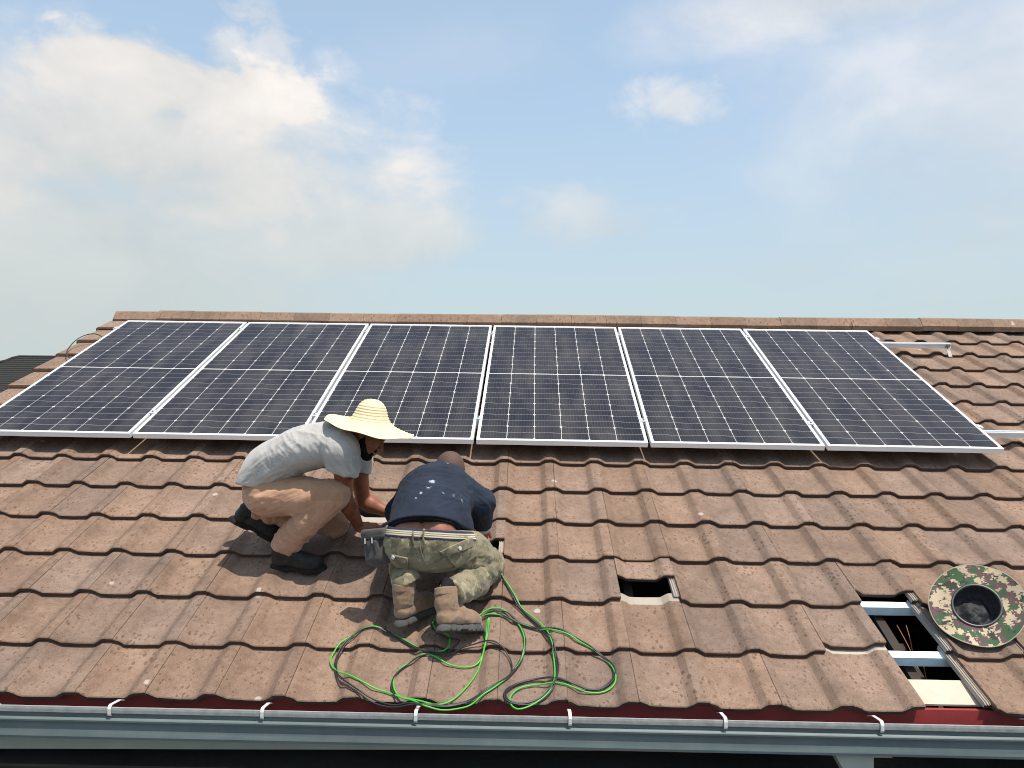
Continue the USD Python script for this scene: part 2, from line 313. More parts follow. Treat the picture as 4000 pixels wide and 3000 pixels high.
# ------------------------------------------------------------------ the roof's measures
TW, GA, TL = 0.29554, 0.34656, 0.42        # a tile's cover width, the courses' spacing, a tile's length
TILT = 0.0295 / GA                          # each tile leans on the one below
NU0, NU1, NROW = -6, 26, 14
PROF = np.array([(0.0, -0.002), (0.012, -0.004), (0.03, -0.014), (0.047, -0.0245), (0.06, -0.027), (0.13, -0.028), (0.198, -0.027), (0.21, -0.024), (0.225, -0.0125), (0.241, -0.002), (0.25, 0.0), (0.2937, 0.0)])
def prof_w(x):
    return np.interp(np.mod(x, TW), PROF[:, 0], PROF[:, 1])
def row_v(j):
    return 0.030 if j == 0 else j * GA
SHIFT = {(9, 2): 0.19, (13, 2): 0.092, (12, 1): 0.064, (4, 4): 0.105, (6, 3): 0.15}
GONE = {(13, 1), (13, 0)}
def surf_w(u, v):
    """Height of the tiles' top over the roof plane."""
    u, v = np.asarray(u, float), np.asarray(v, float)
    y = np.where(v < GA, v - 0.03, np.mod(v, GA))
    return prof_w(u) - y * TILT

def tile_mesh(x0=0.0, y0=0.0, length=TL, seed=0, thick=0.0245):
    """A roof tile: the wavy slab with a rounded lower edge and a grooved strip on its left that the next tile covers. Returns top, edge with uv."""
    r = np.random.default_rng(seed)
    X = PROF[:, 0]; Z = PROF[:, 1] + r.normal(0, 0.0004, len(X))
    lapX = np.array([-0.030, -0.026, -0.0255, -0.020, -0.0195, -0.014, -0.0135, -0.008, -0.0075, -0.002]); lapZ = np.array([-.016, -.016, -.021, -.021, -.016, -.016, -.021, -.021, -.016, -.016])
    px = np.r_[lapX, X]; pz = np.r_[lapZ, Z]
    ys = np.array([0.0, 0.004, 0.012, 0.18, length])
    dz = np.array([-0.006, -0.0018, 0.0, 0.0, 0.0])
    n = len(px); V = []; UV = []
    ed = r.normal(0, 0.0012, n)                        # the lower edge is not quite straight
    for y, d in zip(ys, dz):
        fr = max(0.0, 1 - y / 0.02)
        yy = np.where(np.arange(n) < len(lapX), max(y, 0.0) * (1 - 0.035 / length) + 0.035, y + ed * fr); V.append(np.column_stack([px, yy, pz + d - y * TILT])); UV.append(np.column_stack([px, np.full(n, y)]))
    top = np.vstack(V); F = []
    for a in range(len(ys) - 1):
        for b in range(n - 1):
            i = a * n + b; F += [[i, i + 1, i + n + 1], [i, i + n + 1, i + n]]
    # lower edge face and underside
    low = V[0].copy(); low[:, 2] = pz - thick; low[:, 1] = V[0][:, 1] + 0.003 + r.normal(0, 0.001, n)
    back = V[-1].copy(); back[:, 2] -= thick
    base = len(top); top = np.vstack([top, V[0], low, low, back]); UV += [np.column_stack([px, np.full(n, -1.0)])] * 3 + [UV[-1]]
    for b in range(n - 1):
        i = base + b; F += [[i, i + n, i + n + 1], [i, i + n + 1, i + 1]]
        i = base + 2 * n + b; F += [[i, i + n, i + n + 1], [i, i + n + 1, i + 1]]
    # the two sides
    for b in (0, n - 1):
        ring = np.array([V[k][b] for k in range(len(ys))]); lo = np.array([low[b], back[b]])
        k = len(top); top = np.vstack([top, ring, lo]); UV.append(np.column_stack([np.full(len(ys) + 2, px[b]), np.full(len(ys) + 2, 0.2)]))
        s = [[k, k + 1, k + 5], [k + 1, k + 2, k + 5], [k + 2, k + 3, k + 5], [k + 3, k + 6, k + 5], [k + 3, k + 4, k + 6]]
        F += [q[::-1] for q in s] if b == 0 else s
    return top, np.array(F), np.vstack(UV)
TILES = [tile_mesh(seed=s) for s in range(6)]

def in_view(p, margin=0.05):
    """Whether a point in roof coordinates lies in or close to the picture."""
    c = CAMR @ (np.asarray(p) - CAMC); x, y = c[0] / c[2] * CAMF / 2000, c[1] / c[2] * CAMF / 1500
    return c[2] > 0.1 and abs(x) < 1 + margin and abs(y) < 1 + margin

house = thing('house', (2.5, 2.0, 0.0), 'tiled house with brown concrete roof tiles, red fascia and grey eaves gutter', 'house')
VR, WR = 4.87, 0.075                       # the ridge's top
YR = float((Q @ [0, VR, WR])[1]); ZR = float(W([0, VR, WR])[2])
# structure below the tiles: gable walls, rear slope, attic floor, trusses
gable = lambda x: sweep_x([(0.14, EAVE - 0.35), (2 * YR - 0.14, EAVE - 0.35), (2 * YR - 0.14, EAVE - 0.12), (YR, ZR - 0.22), (0.14, EAVE - 0.12)], x, x + 0.1)
roof = put(house, 'roof', sweep_x([(YR + 0.02, ZR - 0.10), (2 * YR + 0.05, EAVE - 0.02), (2 * YR + 0.05, EAVE - 0.06), (YR + 0.02, ZR - 0.14)], -1.9, 7.68), M_TILE[0], label='rear slope of the roof')
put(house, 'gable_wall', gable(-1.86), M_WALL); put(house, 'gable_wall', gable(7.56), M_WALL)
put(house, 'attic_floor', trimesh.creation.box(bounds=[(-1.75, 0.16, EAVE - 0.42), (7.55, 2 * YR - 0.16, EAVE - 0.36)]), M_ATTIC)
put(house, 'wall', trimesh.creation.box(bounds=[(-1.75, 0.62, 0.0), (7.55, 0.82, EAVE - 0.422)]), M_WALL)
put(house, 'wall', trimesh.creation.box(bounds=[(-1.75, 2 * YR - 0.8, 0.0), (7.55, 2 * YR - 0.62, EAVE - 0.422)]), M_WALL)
put(house, 'eave_ceiling', trimesh.creation.box(bounds=[(-1.85, 0.128, EAVE - 0.352), (7.56, 0.62, EAVE - 0.34)]), M_WALL)
for k in range(7):
    u = -1.0 + 1.235 * k
    put(house, 'rafter', box(u, u + 0.045, 0.16, 4.75, -0.27, -0.135), M_DARK)
for j in range(NROW):
    v = j * GA + 0.028
    if j == 0: continue
    prof = [(v, -0.112), (v + 0.04, -0.112), (v + 0.04, -0.109), (v + 0.003, -0.109), (v + 0.003, -0.066), (v + 0.043, -0.066), (v + 0.043, -0.063), (v, -0.063)]
    put(house, 'batten', sweep_x(prof, -1.8, 7.55, roof=True), M_BATTEN)
put(house, 'water_pipe', tube(W([(3.985, 0.42, -0.19), (3.985, 0.75, -0.2), (3.99, 1.1, -0.22)]), 0.026, 12), M_PIPE, smooth=True)
put(house, 'timber_strut', box(4.005, 4.05, 0.2, 0.62, -0.30, -0.2), M_DARK)
for k, (a, b) in enumerate((((4.02, 0.66), (4.06, 0.26)), ((4.055, 0.66), (4.03, 0.28)), ((4.03, 0.45), (4.075, 0.20)))):
    t = np.linspace(0, 1, 10)[:, None]
    P = np.array([*a, -0.12]) * (1 - t) + np.array([*b, -0.24]) * t + np.column_stack([0.012 * np.sin(t * 5 + k), 0 * t, -0.02 * np.sin(t * 3.1)])
    put(house, 'electric_wire', tube(W(P), 0.0017, 6), M_ORANGE, smooth=True)
# fascia, sloping eave board and eave beam
Z0 = EAVE
put(house, 'fascia', trimesh.creation.box(bounds=[(-1.9, 0.085, Z0 - 0.22), (7.68, 0.105, Z0 - 0.024)]), M_FASCIA, label='red painted fascia board')
put(house, 'eave_board', box(-1.88, 7.66, 0.098, 0.236, -0.068, -0.058), M_CREAM, label='cream board under the eaves course')
def ray_y(px, py, y):
    d = pix_dir(px, py); o = W(CAMC); return o + d * (y - o[1]) / d[1]
# ---- tiles
hidden = []
for j in range(NROW):
    for i in range(NU0, NU1):
        if (i, j) in GONE: continue
        v0 = row_v(j) - (0.03 if j == 13 else 0) + SHIFT.get((i, j), 0.0)
        length = TL if j < NROW - 1 else 0.34
        tv, tf, tuv = TILES[(i * 7 + j * 3) % 6]
        a = rng.normal(0, 0.0022)
        du, dv, dw = rng.normal(0, 0.0008), rng.normal(0, 0.0018), abs(rng.normal(0, 0.0009))
        if (i, j) in ((14, 0), (14, 1)): du -= 0.004
        if (i, j) in ((15, 0), (15, 1), (16, 0), (16, 1)): du += 0.022
        p = tv.copy(); x, y = p[:, 0] - 0.15, p[:, 1] - 0.2
        p[:, 0], p[:, 1] = 0.15 + x - a * y, 0.2 + y + a * x
        sh = SHIFT.get((i, j), 0.0)
        # a tile pushed up keeps lying on the batten and the tile below
        p = p + [i * TW + du, v0 + dv, dw - (sh * 0.02)]
        m = (W(p), tf)
        cu, cv = i * TW + 0.15, v0 + 0.15
        under = (-1.45 < cu < 5.05 and 2.30 < cv)
        if in_view((cu, cv, -0.02), 0.10) and not under:
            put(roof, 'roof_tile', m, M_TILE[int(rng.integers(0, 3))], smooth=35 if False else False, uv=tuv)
        else:
            hidden.append((m, tuv))
nv = 0; HV, HF, HU = [], [], []
for (v, f), uv in hidden:
    HV.append(v); HF.append(f + nv); HU.append(uv); nv += len(v)
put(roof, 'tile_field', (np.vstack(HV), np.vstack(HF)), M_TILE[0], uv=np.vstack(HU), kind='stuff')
# ---- verge tiles on the left gable
for j in range(NROW):
    v0 = row_v(j) + 0.0; L = 0.40
    q = [(-1.943, -0.12), (-1.943, -0.012), (-1.936, 0.006), (-1.918, 0.016), (-1.72, 0.018), (-1.72, -0.004), (-1.91, -0.006), (-1.922, -0.02), (-1.922, -0.12)]
    m = trimesh.creation.extrude_polygon(shapely.Polygon(q), L, engine='earcut'); v = m.vertices.copy()
    m.vertices = W(np.column_stack([v[:, 0] + rng.normal(0, .002), v0 + v[:, 2], v[:, 1] - v[:, 2] * TILT + 0.012]))
    if m.volume < 0: m.invert()
    if in_view((-1.9, v0 + .2, 0), .1): put(roof, 'verge_tile', m, M_RIDGE, uv=np.full((len(m.vertices), 2), 0.1))
# ---- ridge tiles: angular caps
def ridge_tile(x0, x1, lift, end=False):
    a, h = np.array([4.75, 0.032]), np.array([4.752, -0.018])
    pts = []
    fy = lambda p: (p[0] * CP - p[1] * SP, p[0] * SP + p[1] * CP + EAVE)
    A, B, C = fy(h), fy(a), fy((VR, WR + 0.0))
    o = [A, B, (C[0] - 0.035, C[1] - 0.012), (C[0], C[1]), (2 * C[0] - (C[0] - 0.035), C[1] - 0.012), (2 * C[0] - B[0], B[1]), (2 * C[0] - A[0], A[1])]
    inn = [(2 * C[0] - A[0] - 0.018, A[1]), (2 * C[0] - B[0] - 0.018, B[1] - 0.012), (C[0], C[1] - 0.022), (B[0] + 0.018, B[1] - 0.012), (A[0] + 0.018, A[1])]
    m = sweep_x(o + inn, x0, x1)
    m.vertices[:, 2] += lift
    return m
for n_ in range(-9, 21):
    x0 = 1.601 + 0.3406 * n_
    r_ = ridge_tile(x0 + 0.0012, x0 + 0.3406 - 0.0012, rng.normal(0, 0.0018) + 0.004 * math.sin(n_ * 0.55))
    if n_ < 18: put(roof, 'ridge_tile', r_, M_RIDGE, uv=np.full((len(r_.vertices), 2), 0.1))
r_ = ridge_tile(-1.895, 1.601 - 0.3406 * 9 - 0.001, -0.004); put(roof, 'ridge_tile', r_, M_RIDGE, uv=np.full((len(r_.vertices), 2), 0.1), label='shorter end cap of the ridge')
# ---- gutter
YL = -0.052
gl0, gl1 = ray_y(0, 2755, YL), ray_y(4000, 2840, YL)
zl = (gl0[2] + gl1[2]) / 2
#print('gutter lip z', gl0, gl1, 'bottom', ray_y(0, 2878, YL), ray_y(4000, 2965, YL), 'beam', ray_y(0, 2925, 0.08), ray_y(2400, 2955, 0.08))

slope_g = (gl1[2] - gl0[2]) / (gl1[0] - gl0[0])
def gshear(m):
    m.vertices[:, 2] += (m.vertices[:, 0] - gl0[0]) * slope_g + gl0[2]
    return m
def strip(prof, x0, x1, th=0.003):
    """A bent sheet: an open profile in (y, z) with a thickness, drawn along x."""
    line = shapely.LineString(prof).buffer(th / 2, cap_style='flat', join_style='mitre', mitre_limit=2.0)
    return sweep_x(list(line.exterior.coords)[:-1], x0, x1)
gf = [(YL + 0.0045, -0.026), (YL + 0.0045, -0.041), (YL - 0.006, -0.047), (YL - 0.008, -0.050), (YL - 0.007, -0.056), (YL + 0.006, -0.060), (YL + 0.0045, -0.075), (YL + 0.001, -0.10), (YL - 0.002, -0.118), (YL + 0.002, -0.1285), (YL + 0.012, -0.131), (0.080, -0.131), (0.080, -0.10)]
gutter_x0, gutter_x1 = -2.0, 7.8
gutter = put(house, 'gutter', gshear(strip(gf, gutter_x0, gutter_x1, 0.0025)), M_GUTTER, label='grey blue box gutter under the eaves')
put(gutter, 'gutter_lip', gshear(strip([(YL + 0.007, -0.001), (YL - 0.003, 0.0), (YL - 0.004, -0.008), (YL - 0.0035, -0.020), (YL + 0.005, -0.025)], gutter_x0, gutter_x1, 0.003)), M_LIP, label='worn bare rolled edge of the gutter')
for k in range(-2, 12):
    u = 0.489 + 0.6262 * k
    prof = [(0.06, -0.012), (0.02, 0.004), (YL + 0.012, 0.011), (YL + 0.002, 0.012), (YL - 0.006, 0.008), (YL - 0.0105, -0.002), (YL - 0.0105, -0.022), (YL - 0.006, -0.030)]
    c = strip(prof, u - 0.007, u + 0.007, 0.003)
    put(gutter, 'gutter_strap', gshear(c), M_CLIP)
put(gutter, 'lip_joint', gshear(strip([(YL + 0.009, 0.0016), (YL - 0.005, 0.003), (YL - 0.0065, -0.008), (YL - 0.006, -0.022)], -0.4, 0.03, 0.0025)), M_CLIP)
# outlet and stub pipe below the gutter, on the right
q = [(3.44, 3.14), (3.60, 3.14), (3.60, 0.0), (3.50, 0.0), (3.50, 3.035)]
m = trimesh.creation.extrude_polygon(shapely.Polygon(q), 0.09, engine='earcut'); v = m.vertices.copy(); m.vertices = np.column_stack([v[:, 0], v[:, 2] - 0.03, v[:, 1]]); m.invert() if m.volume < 0 else None
put(gutter, 'downpipe', m, M_SOFFIT)
# eave beam behind the gutter: its lower edge rises to the right
q = [(-1.9, 3.034), (4.4, 3.132), (7.66, 3.165), (7.66, 3.19), (-1.9, 3.19)]
m = trimesh.creation.extrude_polygon(shapely.Polygon(q), 0.045, engine='earcut'); v = m.vertices.copy(); m.vertices = np.column_stack([v[:, 0], v[:, 2] + 0.0835, v[:, 1] - 0.02]); m.invert() if m.volume < 0 else None
put(house, 'eave_beam', m, M_SOFFIT, label='pale rendered beam behind the gutter')
put(house, 'wall_pipe', tube([(3.83, 0.50, 2.95), (3.80, 0.42, 2.85), (3.75, 0.30, 0.0)], 0.016, 10), M_PIPE, smooth=True)
put(house, 'wall_pipe', tube([(4.30, 0.52, 2.93), (4.36, 0.50, 2.92), (4.44, 0.51, 2.93)], 0.022, 10), M_PIPE, smooth=True)
put(house, 'wall_pipe', tube([(4.00, 0.52, 2.99), (4.12, 0.45, 2.90), (4.25, 0.4, 2.80)], 0.004, 6), M_PIPE, smooth=True)

# ------------------------------------------------------------------ ground and the neighbouring house
gm = trimesh.Trimesh([(-3000, -3000, 0), (3000, -3000, 0), (3000, 3000, 0), (-3000, 3000, 0)], [[0, 1, 2], [0, 2, 3]], process=False)
solo('ground', gm, M_GROUND, kind='structure')

def neighbour_house():
    D = 34.0
    a = ray_y(75, 1393, D - W(CAMC)[1] * 0); b = ray_y(217, 1392, D)
    zr, xr = a[2], a[0]; x1 = xr + 9.0
    base = (xr + 4, D, 0)
    t = thing('neighbour_house', base, 'neighbouring house with a black shingled hip roof beyond the left gable', 'house')
    run = 4.6; drop = run * math.tan(math.radians(31)); ze = zr - drop
    put(t, 'wall', trimesh.creation.box(bounds=[(xr - run + .7, D - run + .7, 0), (x1 + run - .7, D + run - .7, ze + .25)]), M_WALL)
    # front and hip slopes as courses that step on one another
    n = 26
    def course(k, side):
        f0, f1 = k / n, (k + 1) / n; o = 0.03
        if side == 'front':
            p = lambda f, dz: [(xr - run * f, D - run * f, zr - drop * f + dz), (x1 + run * f, D - run * f, zr - drop * f + dz)]
        elif side == 'left':
            p = lambda f, dz: [(xr - run * f, D + run * f, zr - drop * f + dz), (xr - run * f, D - run * f, zr - drop * f + dz)]
        elif side == 'right':
            p = lambda f, dz: [(x1 + run * f, D - run * f, zr - drop * f + dz), (x1 + run * f, D + run * f, zr - drop * f + dz)]
        else:
            p = lambda f, dz: [(x1 + run * f, D + run * f, zr - drop * f + dz), (xr - run * f, D + run * f, zr - drop * f + dz)]
        a, b, c = p(f0, 0), p(f1, o), p(f1, -o)
        return trimesh.Trimesh(np.array(a + b + c), [[0, 2, 3], [0, 3, 1], [2, 4, 5], [2, 5, 3]], process=False)
    r = put(t, 'roof', joined(*[course(k, s) for s in ('front', 'left', 'right', 'back') for k in range(n)]), M_NROOF)
    put(r, 'ridge', tube([(xr - 0.02, D, zr + .0), (x1, D, zr + .0)], 0.07, 8), M_NROOF)
    for sx, sy in ((-1, -1), (-1, 1), (1, -1), (1, 1)):
        x = xr if sx < 0 else x1
        N = 24; pts = [(x + sx * run * k / N, D + sy * run * k / N, zr - drop * k / N + (0.035 if k % 2 else 0.0)) for k in range(N + 1)]
        put(r, 'hip_ridge', tube(pts, 0.075, 6), M_NROOF)
neighbour_house()

# ------------------------------------------------------------------ solar panels on their rails
PW, PG, PL, PU, PV, PH, PROT, PTI = 1.1345, 0.0198, 2.2779, -1.6092, 2.1744, 0.110, -0.01136, 0.0037
RM = np.array([[math.cos(PROT), math.sin(PROT), 0], [-math.sin(PROT), math.cos(PROT), 0], [0, 0, 1]])   # rows: the array's axes in roof coordinates
_e2 = VN(np.array([RM[1][0], RM[1][1], PTI])); _e1 = RM[0]; _e3 = VN(np.cross(_e1, _e2))
AX = np.array([_e1, _e2, _e3])
def A(p):
    """Array coordinates (a along the row, b up the slope, c off the glass) -> world."""
    return W(np.asarray(p, float) @ AX + np.array([PU, PV, PH]))
def abox(a0, a1, b0, b1, c0, c1, bev=0.0):
    m = box(a0, a1, b0, b1, c0, c1, roof=False, bev=bev); m.vertices = A(m.vertices); return m
def panel_xform(path, k):
    x = UsdGeom.Xform.Define(stage, path)
    m = np.eye(4); m[:3, :3] = AX @ Q.T; m[3, :3] = A([k * (PW + PG), 0, 0])
    x.AddTransformOp().Set(Gf.Matrix4d(*m.ravel().tolist()))
    return x.GetPrim()
PLAB = ['leftmost solar panel, on the gable end of the row', 'second solar panel from the left, behind the straw hat worker\'s back', 'third solar panel from the left, behind the straw hat',
        'fourth solar panel from the left, above the stooping worker in the dark shirt', 'fifth solar panel from the left, next to the last one', 'rightmost solar panel, at the end of the row above the bare rails']
p0 = None
for k in range(6):
    path = numbered('/World', 'solar_panel')
    pr = panel_xform(path, k)
    say(pr, PLAB[k], 'solar panel', 'solar panels in a row on the roof')
    BASE[path] = np.zeros(3)
    if p0 is None:
        p0 = path
        fr, fd = 0.021, 0.036
        for nm, o in (('frame', ((0, PW, 0, fr), (0, PW, PL - fr, PL), (0, fr, fr, PL - fr), (PW - fr, PW, fr, PL - fr))),):
            bars = []
            for (a0, a1, b0, b1) in o:
                bars.append(box(a0, a1, b0, b1, -fd, 0, roof=False, bev=0.0012))
                # the groove that runs along the outside of the frame
            put(path, 'frame', joined(*bars), M_FRAME)
        bs = put(path, 'backsheet', box(fr - .004, PW - fr + .004, fr - .004, PL - fr + .004, -0.0075, -0.0045, roof=False), M_BACKSHEET)
        cw, ch, gx, gy = 0.1797, 0.0891, 0.0035, 0.0030
        x0 = (PW - 6 * cw - 5 * gx) / 2; mid = 0.012
        tot = 24 * ch + 22 * gy + mid; y0 = (PL - tot) / 2
        for r in range(24):
            for c in range(6):
                x = x0 + c * (cw + gx); y = y0 + r * (ch + gy) + (mid - gy if r >= 12 else 0)
                k_ = 0.0085
                # a half cell: two of its corners are cut, those away from the cut edge
                up = (r % 2 == 0)
                if up: P2 = [(x + k_, y), (x + cw - k_, y), (x + cw, y + k_), (x + cw, y + ch), (x, y + ch), (x, y + k_)]
                else: P2 = [(x, y), (x + cw, y), (x + cw, y + ch - k_), (x + cw - k_, y + ch), (x + k_, y + ch), (x, y + ch - k_)]
                P2 = np.array(P2); V = np.vstack([np.column_stack([P2, np.full(6, -0.0038)]), np.column_stack([P2, np.full(6, -0.0044)])])
                F = [[0, i, i + 1] for i in range(1, 5)] + [[i, i + 6, (i + 1) % 6 + 6] for i in range(6)] + [[i, (i + 1) % 6 + 6, (i + 1) % 6] for i in range(6)]
                put(bs, 'solar_cell', (V, np.array(F)), M_CELL, uv=np.vstack([P2 - [x, y]] * 2))
        g_ = fr - .003; put(path, 'glass', trimesh.Trimesh([(g_, g_, -.002), (PW - g_, g_, -.002), (PW - g_, PL - g_, -.002), (g_, PL - g_, -.002)], [[0, 1, 2], [0, 2, 3]], process=False), M_GLASS)
        put(path, 'junction_box', box(PW / 2 - .05, PW / 2 + .05, PL / 2 - .03, PL / 2 + .03, -0.028, -0.008, roof=False, bev=.003), M_BLACK)
    else:
        pr.GetReferences().AddInternalReference(p0); pr.SetInstanceable(True)
        # keep this panel's own place and label (they are stronger than the reference's)
# rails
def rail(label, b, a0, a1, w_top, hooks, posts):
    base = A([(a0 + a1) / 2, b, -0.04])
    t = thing('mounting_rail', base, label, 'rail', 'aluminium rails under the solar panels')
    pf = [(-0.018, -0.042), (0.018, -0.042), (0.018, -0.030), (0.014, -0.028), (0.014, -0.014), (0.018, -0.012), (0.018, 0.0), (0.007, 0.0), (0.007, -0.008), (-0.007, -0.008), (-0.007, 0.0), (-0.018, 0.0), (-0.018, -0.012), (-0.014, -0.014), (-0.014, -0.028), (-0.018, -0.030)]
    m = sweep_x(pf, a0, a1); v = m.vertices.copy(); v[:, 1] += b; v[:, 2] += w_top; m.vertices = A(v)
    r = put(t, 'rail', m, M_RAIL)
    for k in range(5):
        a = (k + 1) * (PW + PG) - PG / 2
        c1 = abox(a - PG / 2 - .012, a + PG / 2 + .012, b - .022, b + .022, 0.001, 0.006, bev=.001)
        c2 = abox(a - .006, a + .006, b - .02, b + .02, -0.045, 0.0005)
        put(t, 'mid_clamp', joined(c1, c2), M_RAIL)
        cy = trimesh.creation.cylinder(0.0065, 0.007, sections=6); v = cy.vertices + [a, b, 0.0098]; cy.vertices = A(v)
        put(t, 'clamp_bolt', cy, M_STEEL)
    for a in (0, 6 * PW + 5 * PG):
        s = -1 if a == 0 else 1
        put(t, 'end_clamp', joined(abox(*sorted((a + s * .001, a + s * .026)), b - .022, b + .022, -0.036, 0.001, bev=.001), abox(*sorted((a - s * .012, a + s * .01)), b - .022, b + .022, 0.0012, 0.005, bev=.001)), M_RAIL)
    for a in hooks:
        P = [(a, b - 0.021, w_top - 0.006), (a, b - 0.026, w_top - 0.03), (a, b - 0.06, w_top - 0.075), (a, b - 0.062, -0.145)]
        L = np.array([(b - 0.0195, w_top - 0.002), (b - 0.0225, w_top - 0.03), (b - 0.05, w_top - 0.052), (b - 0.102, -0.126), (b - 0.09, -0.140)])
        line = shapely.LineString(L).buffer(0.0025, cap_style='flat')
        m = sweep_x(list(line.exterior.coords)[:-1], a - 0.016, a + 0.016); m.vertices = A(m.vertices)
        put(t, 'roof_hook', m, M_STEEL)
        cy = trimesh.creation.cylinder(0.008, 0.012, sections=6); T_ = trimesh.transformations.rotation_matrix(math.pi / 2, [1, 0, 0]); cy.apply_transform(T_); cy.vertices = A(cy.vertices + [a, b - 0.028, w_top - 0.02])
        put(t, 'hook_bolt', cy, M_STEEL)
    return t
AR = lambda u, v: ((np.array([u, v, 0]) - [PU, PV, PH]) @ AX.T)[:2]
rail('upper aluminium rail, its bare end sticking out beside the rightmost panel', AR(3, 4.2)[1] - 0.012, -0.03, AR(5.985, 4.2)[0], -0.037, (0.2, 1.6, 3.0, 4.4, 5.8, AR(5.955, 4.2)[0]), 0)
rail('lower aluminium rail running out of the picture below the rightmost panel', AR(3, 2.44)[1] + 0.006, -0.03, 9.6, -0.037, (0.2, 1.6, 3.0, 4.4, 5.8, 8.4), 0)

# ------------------------------------------------------------------ cables on the tiles
def at_w(px, py, w):
    d = CAMR.T @ np.array([(px - 2000) / CAMF, (py - 1500) / CAMF, 1.0]); return CAMC + (w - CAMC[2]) / d[2] * d
def spline(P, n, closed=False):
    from scipy.interpolate import make_interp_spline
    P = np.asarray(P, float); t = np.r_[0, np.cumsum(np.linalg.norm(np.diff(P[:, :2], axis=0), axis=1) + 1e-6)]
    return make_interp_spline(t, P, k=3)(np.linspace(0, t[-1], n))
def drape(uv, rad, seed, lift=None, tight=0.02):
    """Lays a path (u, v) on the tiles: it bridges the hollows and rides over the crests."""
    from scipy.ndimage import maximum_filter1d, gaussian_filter1d
    n = len(uv); s = np.r_[0, np.cumsum(np.linalg.norm(np.diff(uv, axis=0), axis=1))]
    # highest surface under the cable's width
    h = surf_w(uv[:, 0], uv[:, 1])
    k = max(1, int(0.02 / (s[-1] / n))); h = maximum_filter1d(h, 2 * k + 1)
    h = gaussian_filter1d(h, 1.4 * k, mode='nearest')
    r = np.random.default_rng(seed)
    z = gaussian_filter1d(r.normal(0, 1, n), 0.05 * n / s[-1], mode='wrap'); z = z / (abs(z).max() + 1e-9)
    h = h + rad + 0.003 + 0.003 * np.abs(z)
    if lift is not None: h = h + lift
    return np.column_stack([uv, h])
def trace(pts, dw=-0.012):
    return np.array([at_w(1200 + x / 1.7015, 2200 + y / 1.7015, dw)[:2] for x, y in pts])
g1 = [(1285, 70), (1300, 100), (1340, 150), (1390, 220), (1440, 280), (1500, 330), (1560, 390), (1600, 460), (1625, 540), (1640, 640), (1646, 740), (1638, 800), (1612, 850), (1560, 895), (1500, 935), (1440, 962), (1390, 966), (1358, 942), (1346, 905), (1365, 860), (1410, 820), (1470, 799), (1540, 793), (1610, 800), (1680, 812), (1760, 832), (1850, 845), (1940, 846), (2000, 828), (2040, 790), (2052, 740), (2040, 690), (2010, 635), (1960, 592), (1880, 550), (1800, 510), (1700, 475), (1600, 445), (1500, 410), (1400, 375), (1300, 352), (1210, 340), (1130, 345), (1080, 362), (1085, 385), (1110, 360), (1150, 322), (1200, 301), (1250, 295), (1310, 307), (1370, 345), (1410, 395), (1435, 450), (1445, 520), (1435, 580), (1410, 640), (1365, 700), (1330, 755), (1285, 810), (1225, 860), (1160, 900), (1090, 942), (1000, 966), (900, 982), (830, 984), (760, 968), (715, 945), (660, 918), (610, 880), (578, 825), (572, 770), (595, 705), (635, 662), (700, 628), (770, 605), (835, 612), (900, 635), (980, 655), (1060, 663), (1120, 648), (1160, 605), (1185, 545), (1203, 470), (1207, 432), (1200, 445), (1190, 500), (1170, 580), (1145, 660), (1108, 740), (1050, 820), (980, 890), (900, 938), (840, 956), (760, 945), (690, 925), (620, 890), (540, 850), (450, 825), (370, 800), (290, 760), (205, 702), (170, 668), (152, 632), (160, 592), (200, 540), (250, 500), (300, 478), (370, 447), (450, 432), (530, 445), (600, 475), (670, 515), (740, 560), (810, 585), (880, 580), (930, 555), (946, 520), (938, 480), (915, 470), (870, 462), (842, 435), (836, 405), (850, 380)]
uvp = spline(trace(g1), 1500)
n = len(uvp); lift = np.zeros(n); L_ = np.linspace(0, 1, n)
tip = trace([(1207, 432)])[0]; dtip = np.linalg.norm(uvp - tip, axis=1); lift += 0.05 * np.exp(-(dtip / 0.05) ** 2)
P = drape(uvp, 0.0038, 1, lift + 0.002)
solo('coiled_cable', tube(W(P), 0.0034, 7), M_GREEN, 'bright green insulated cable lying in loops on the tiles behind the boots', 'cable', None, smooth=True)
b1 = [(1292, 90), (1330, 150), (1400, 240), (1450, 300), (1505, 355), (1570, 425), (1612, 490), (1650, 590), (1670, 690), (1657, 780), (1620, 858), (1550, 908), (1470, 935), (1390, 936), (1330, 920), (1308, 888), (1318, 850), (1360, 806), (1440, 766), (1540, 749), (1640, 766), (1740, 795), (1840, 815), (1930, 818), (1990, 790), (2033, 740), (2034, 680), (2000, 622), (1920, 572), (1800, 502), (1680, 457), (1560, 422), (1450, 387), (1330, 351), (1200, 345), (1110, 338), (1075, 360), (1080, 395), (1105, 398), (1150, 355), (1210, 320), (1290, 309), (1360, 332), (1410, 385), (1438, 460), (1440, 550), (1402, 640), (1362, 705), (1310, 775), (1220, 845), (1100, 900), (960, 938), (830, 960), (700, 966), (560, 955), (450, 930), (340, 880), (260, 830), (210, 770), (185, 700), (182, 630), (210, 560), (270, 500), (340, 456), (430, 431), (520, 442), (600, 477), (690, 536), (770, 571), (860, 582), (940, 570), (985, 540), (1010, 505), (960, 497), (880, 485), (838, 450), (828, 410), (845, 378)]
uvb = spline(trace(b1), 1300)
P = drape(uvb, 0.0043, 2, 0.001)
solo('coiled_cable', tube(W(P), 0.0034, 7), M_BLACK, 'single black cable running with the green one from under the knee through every loop', 'cable', None, smooth=True)
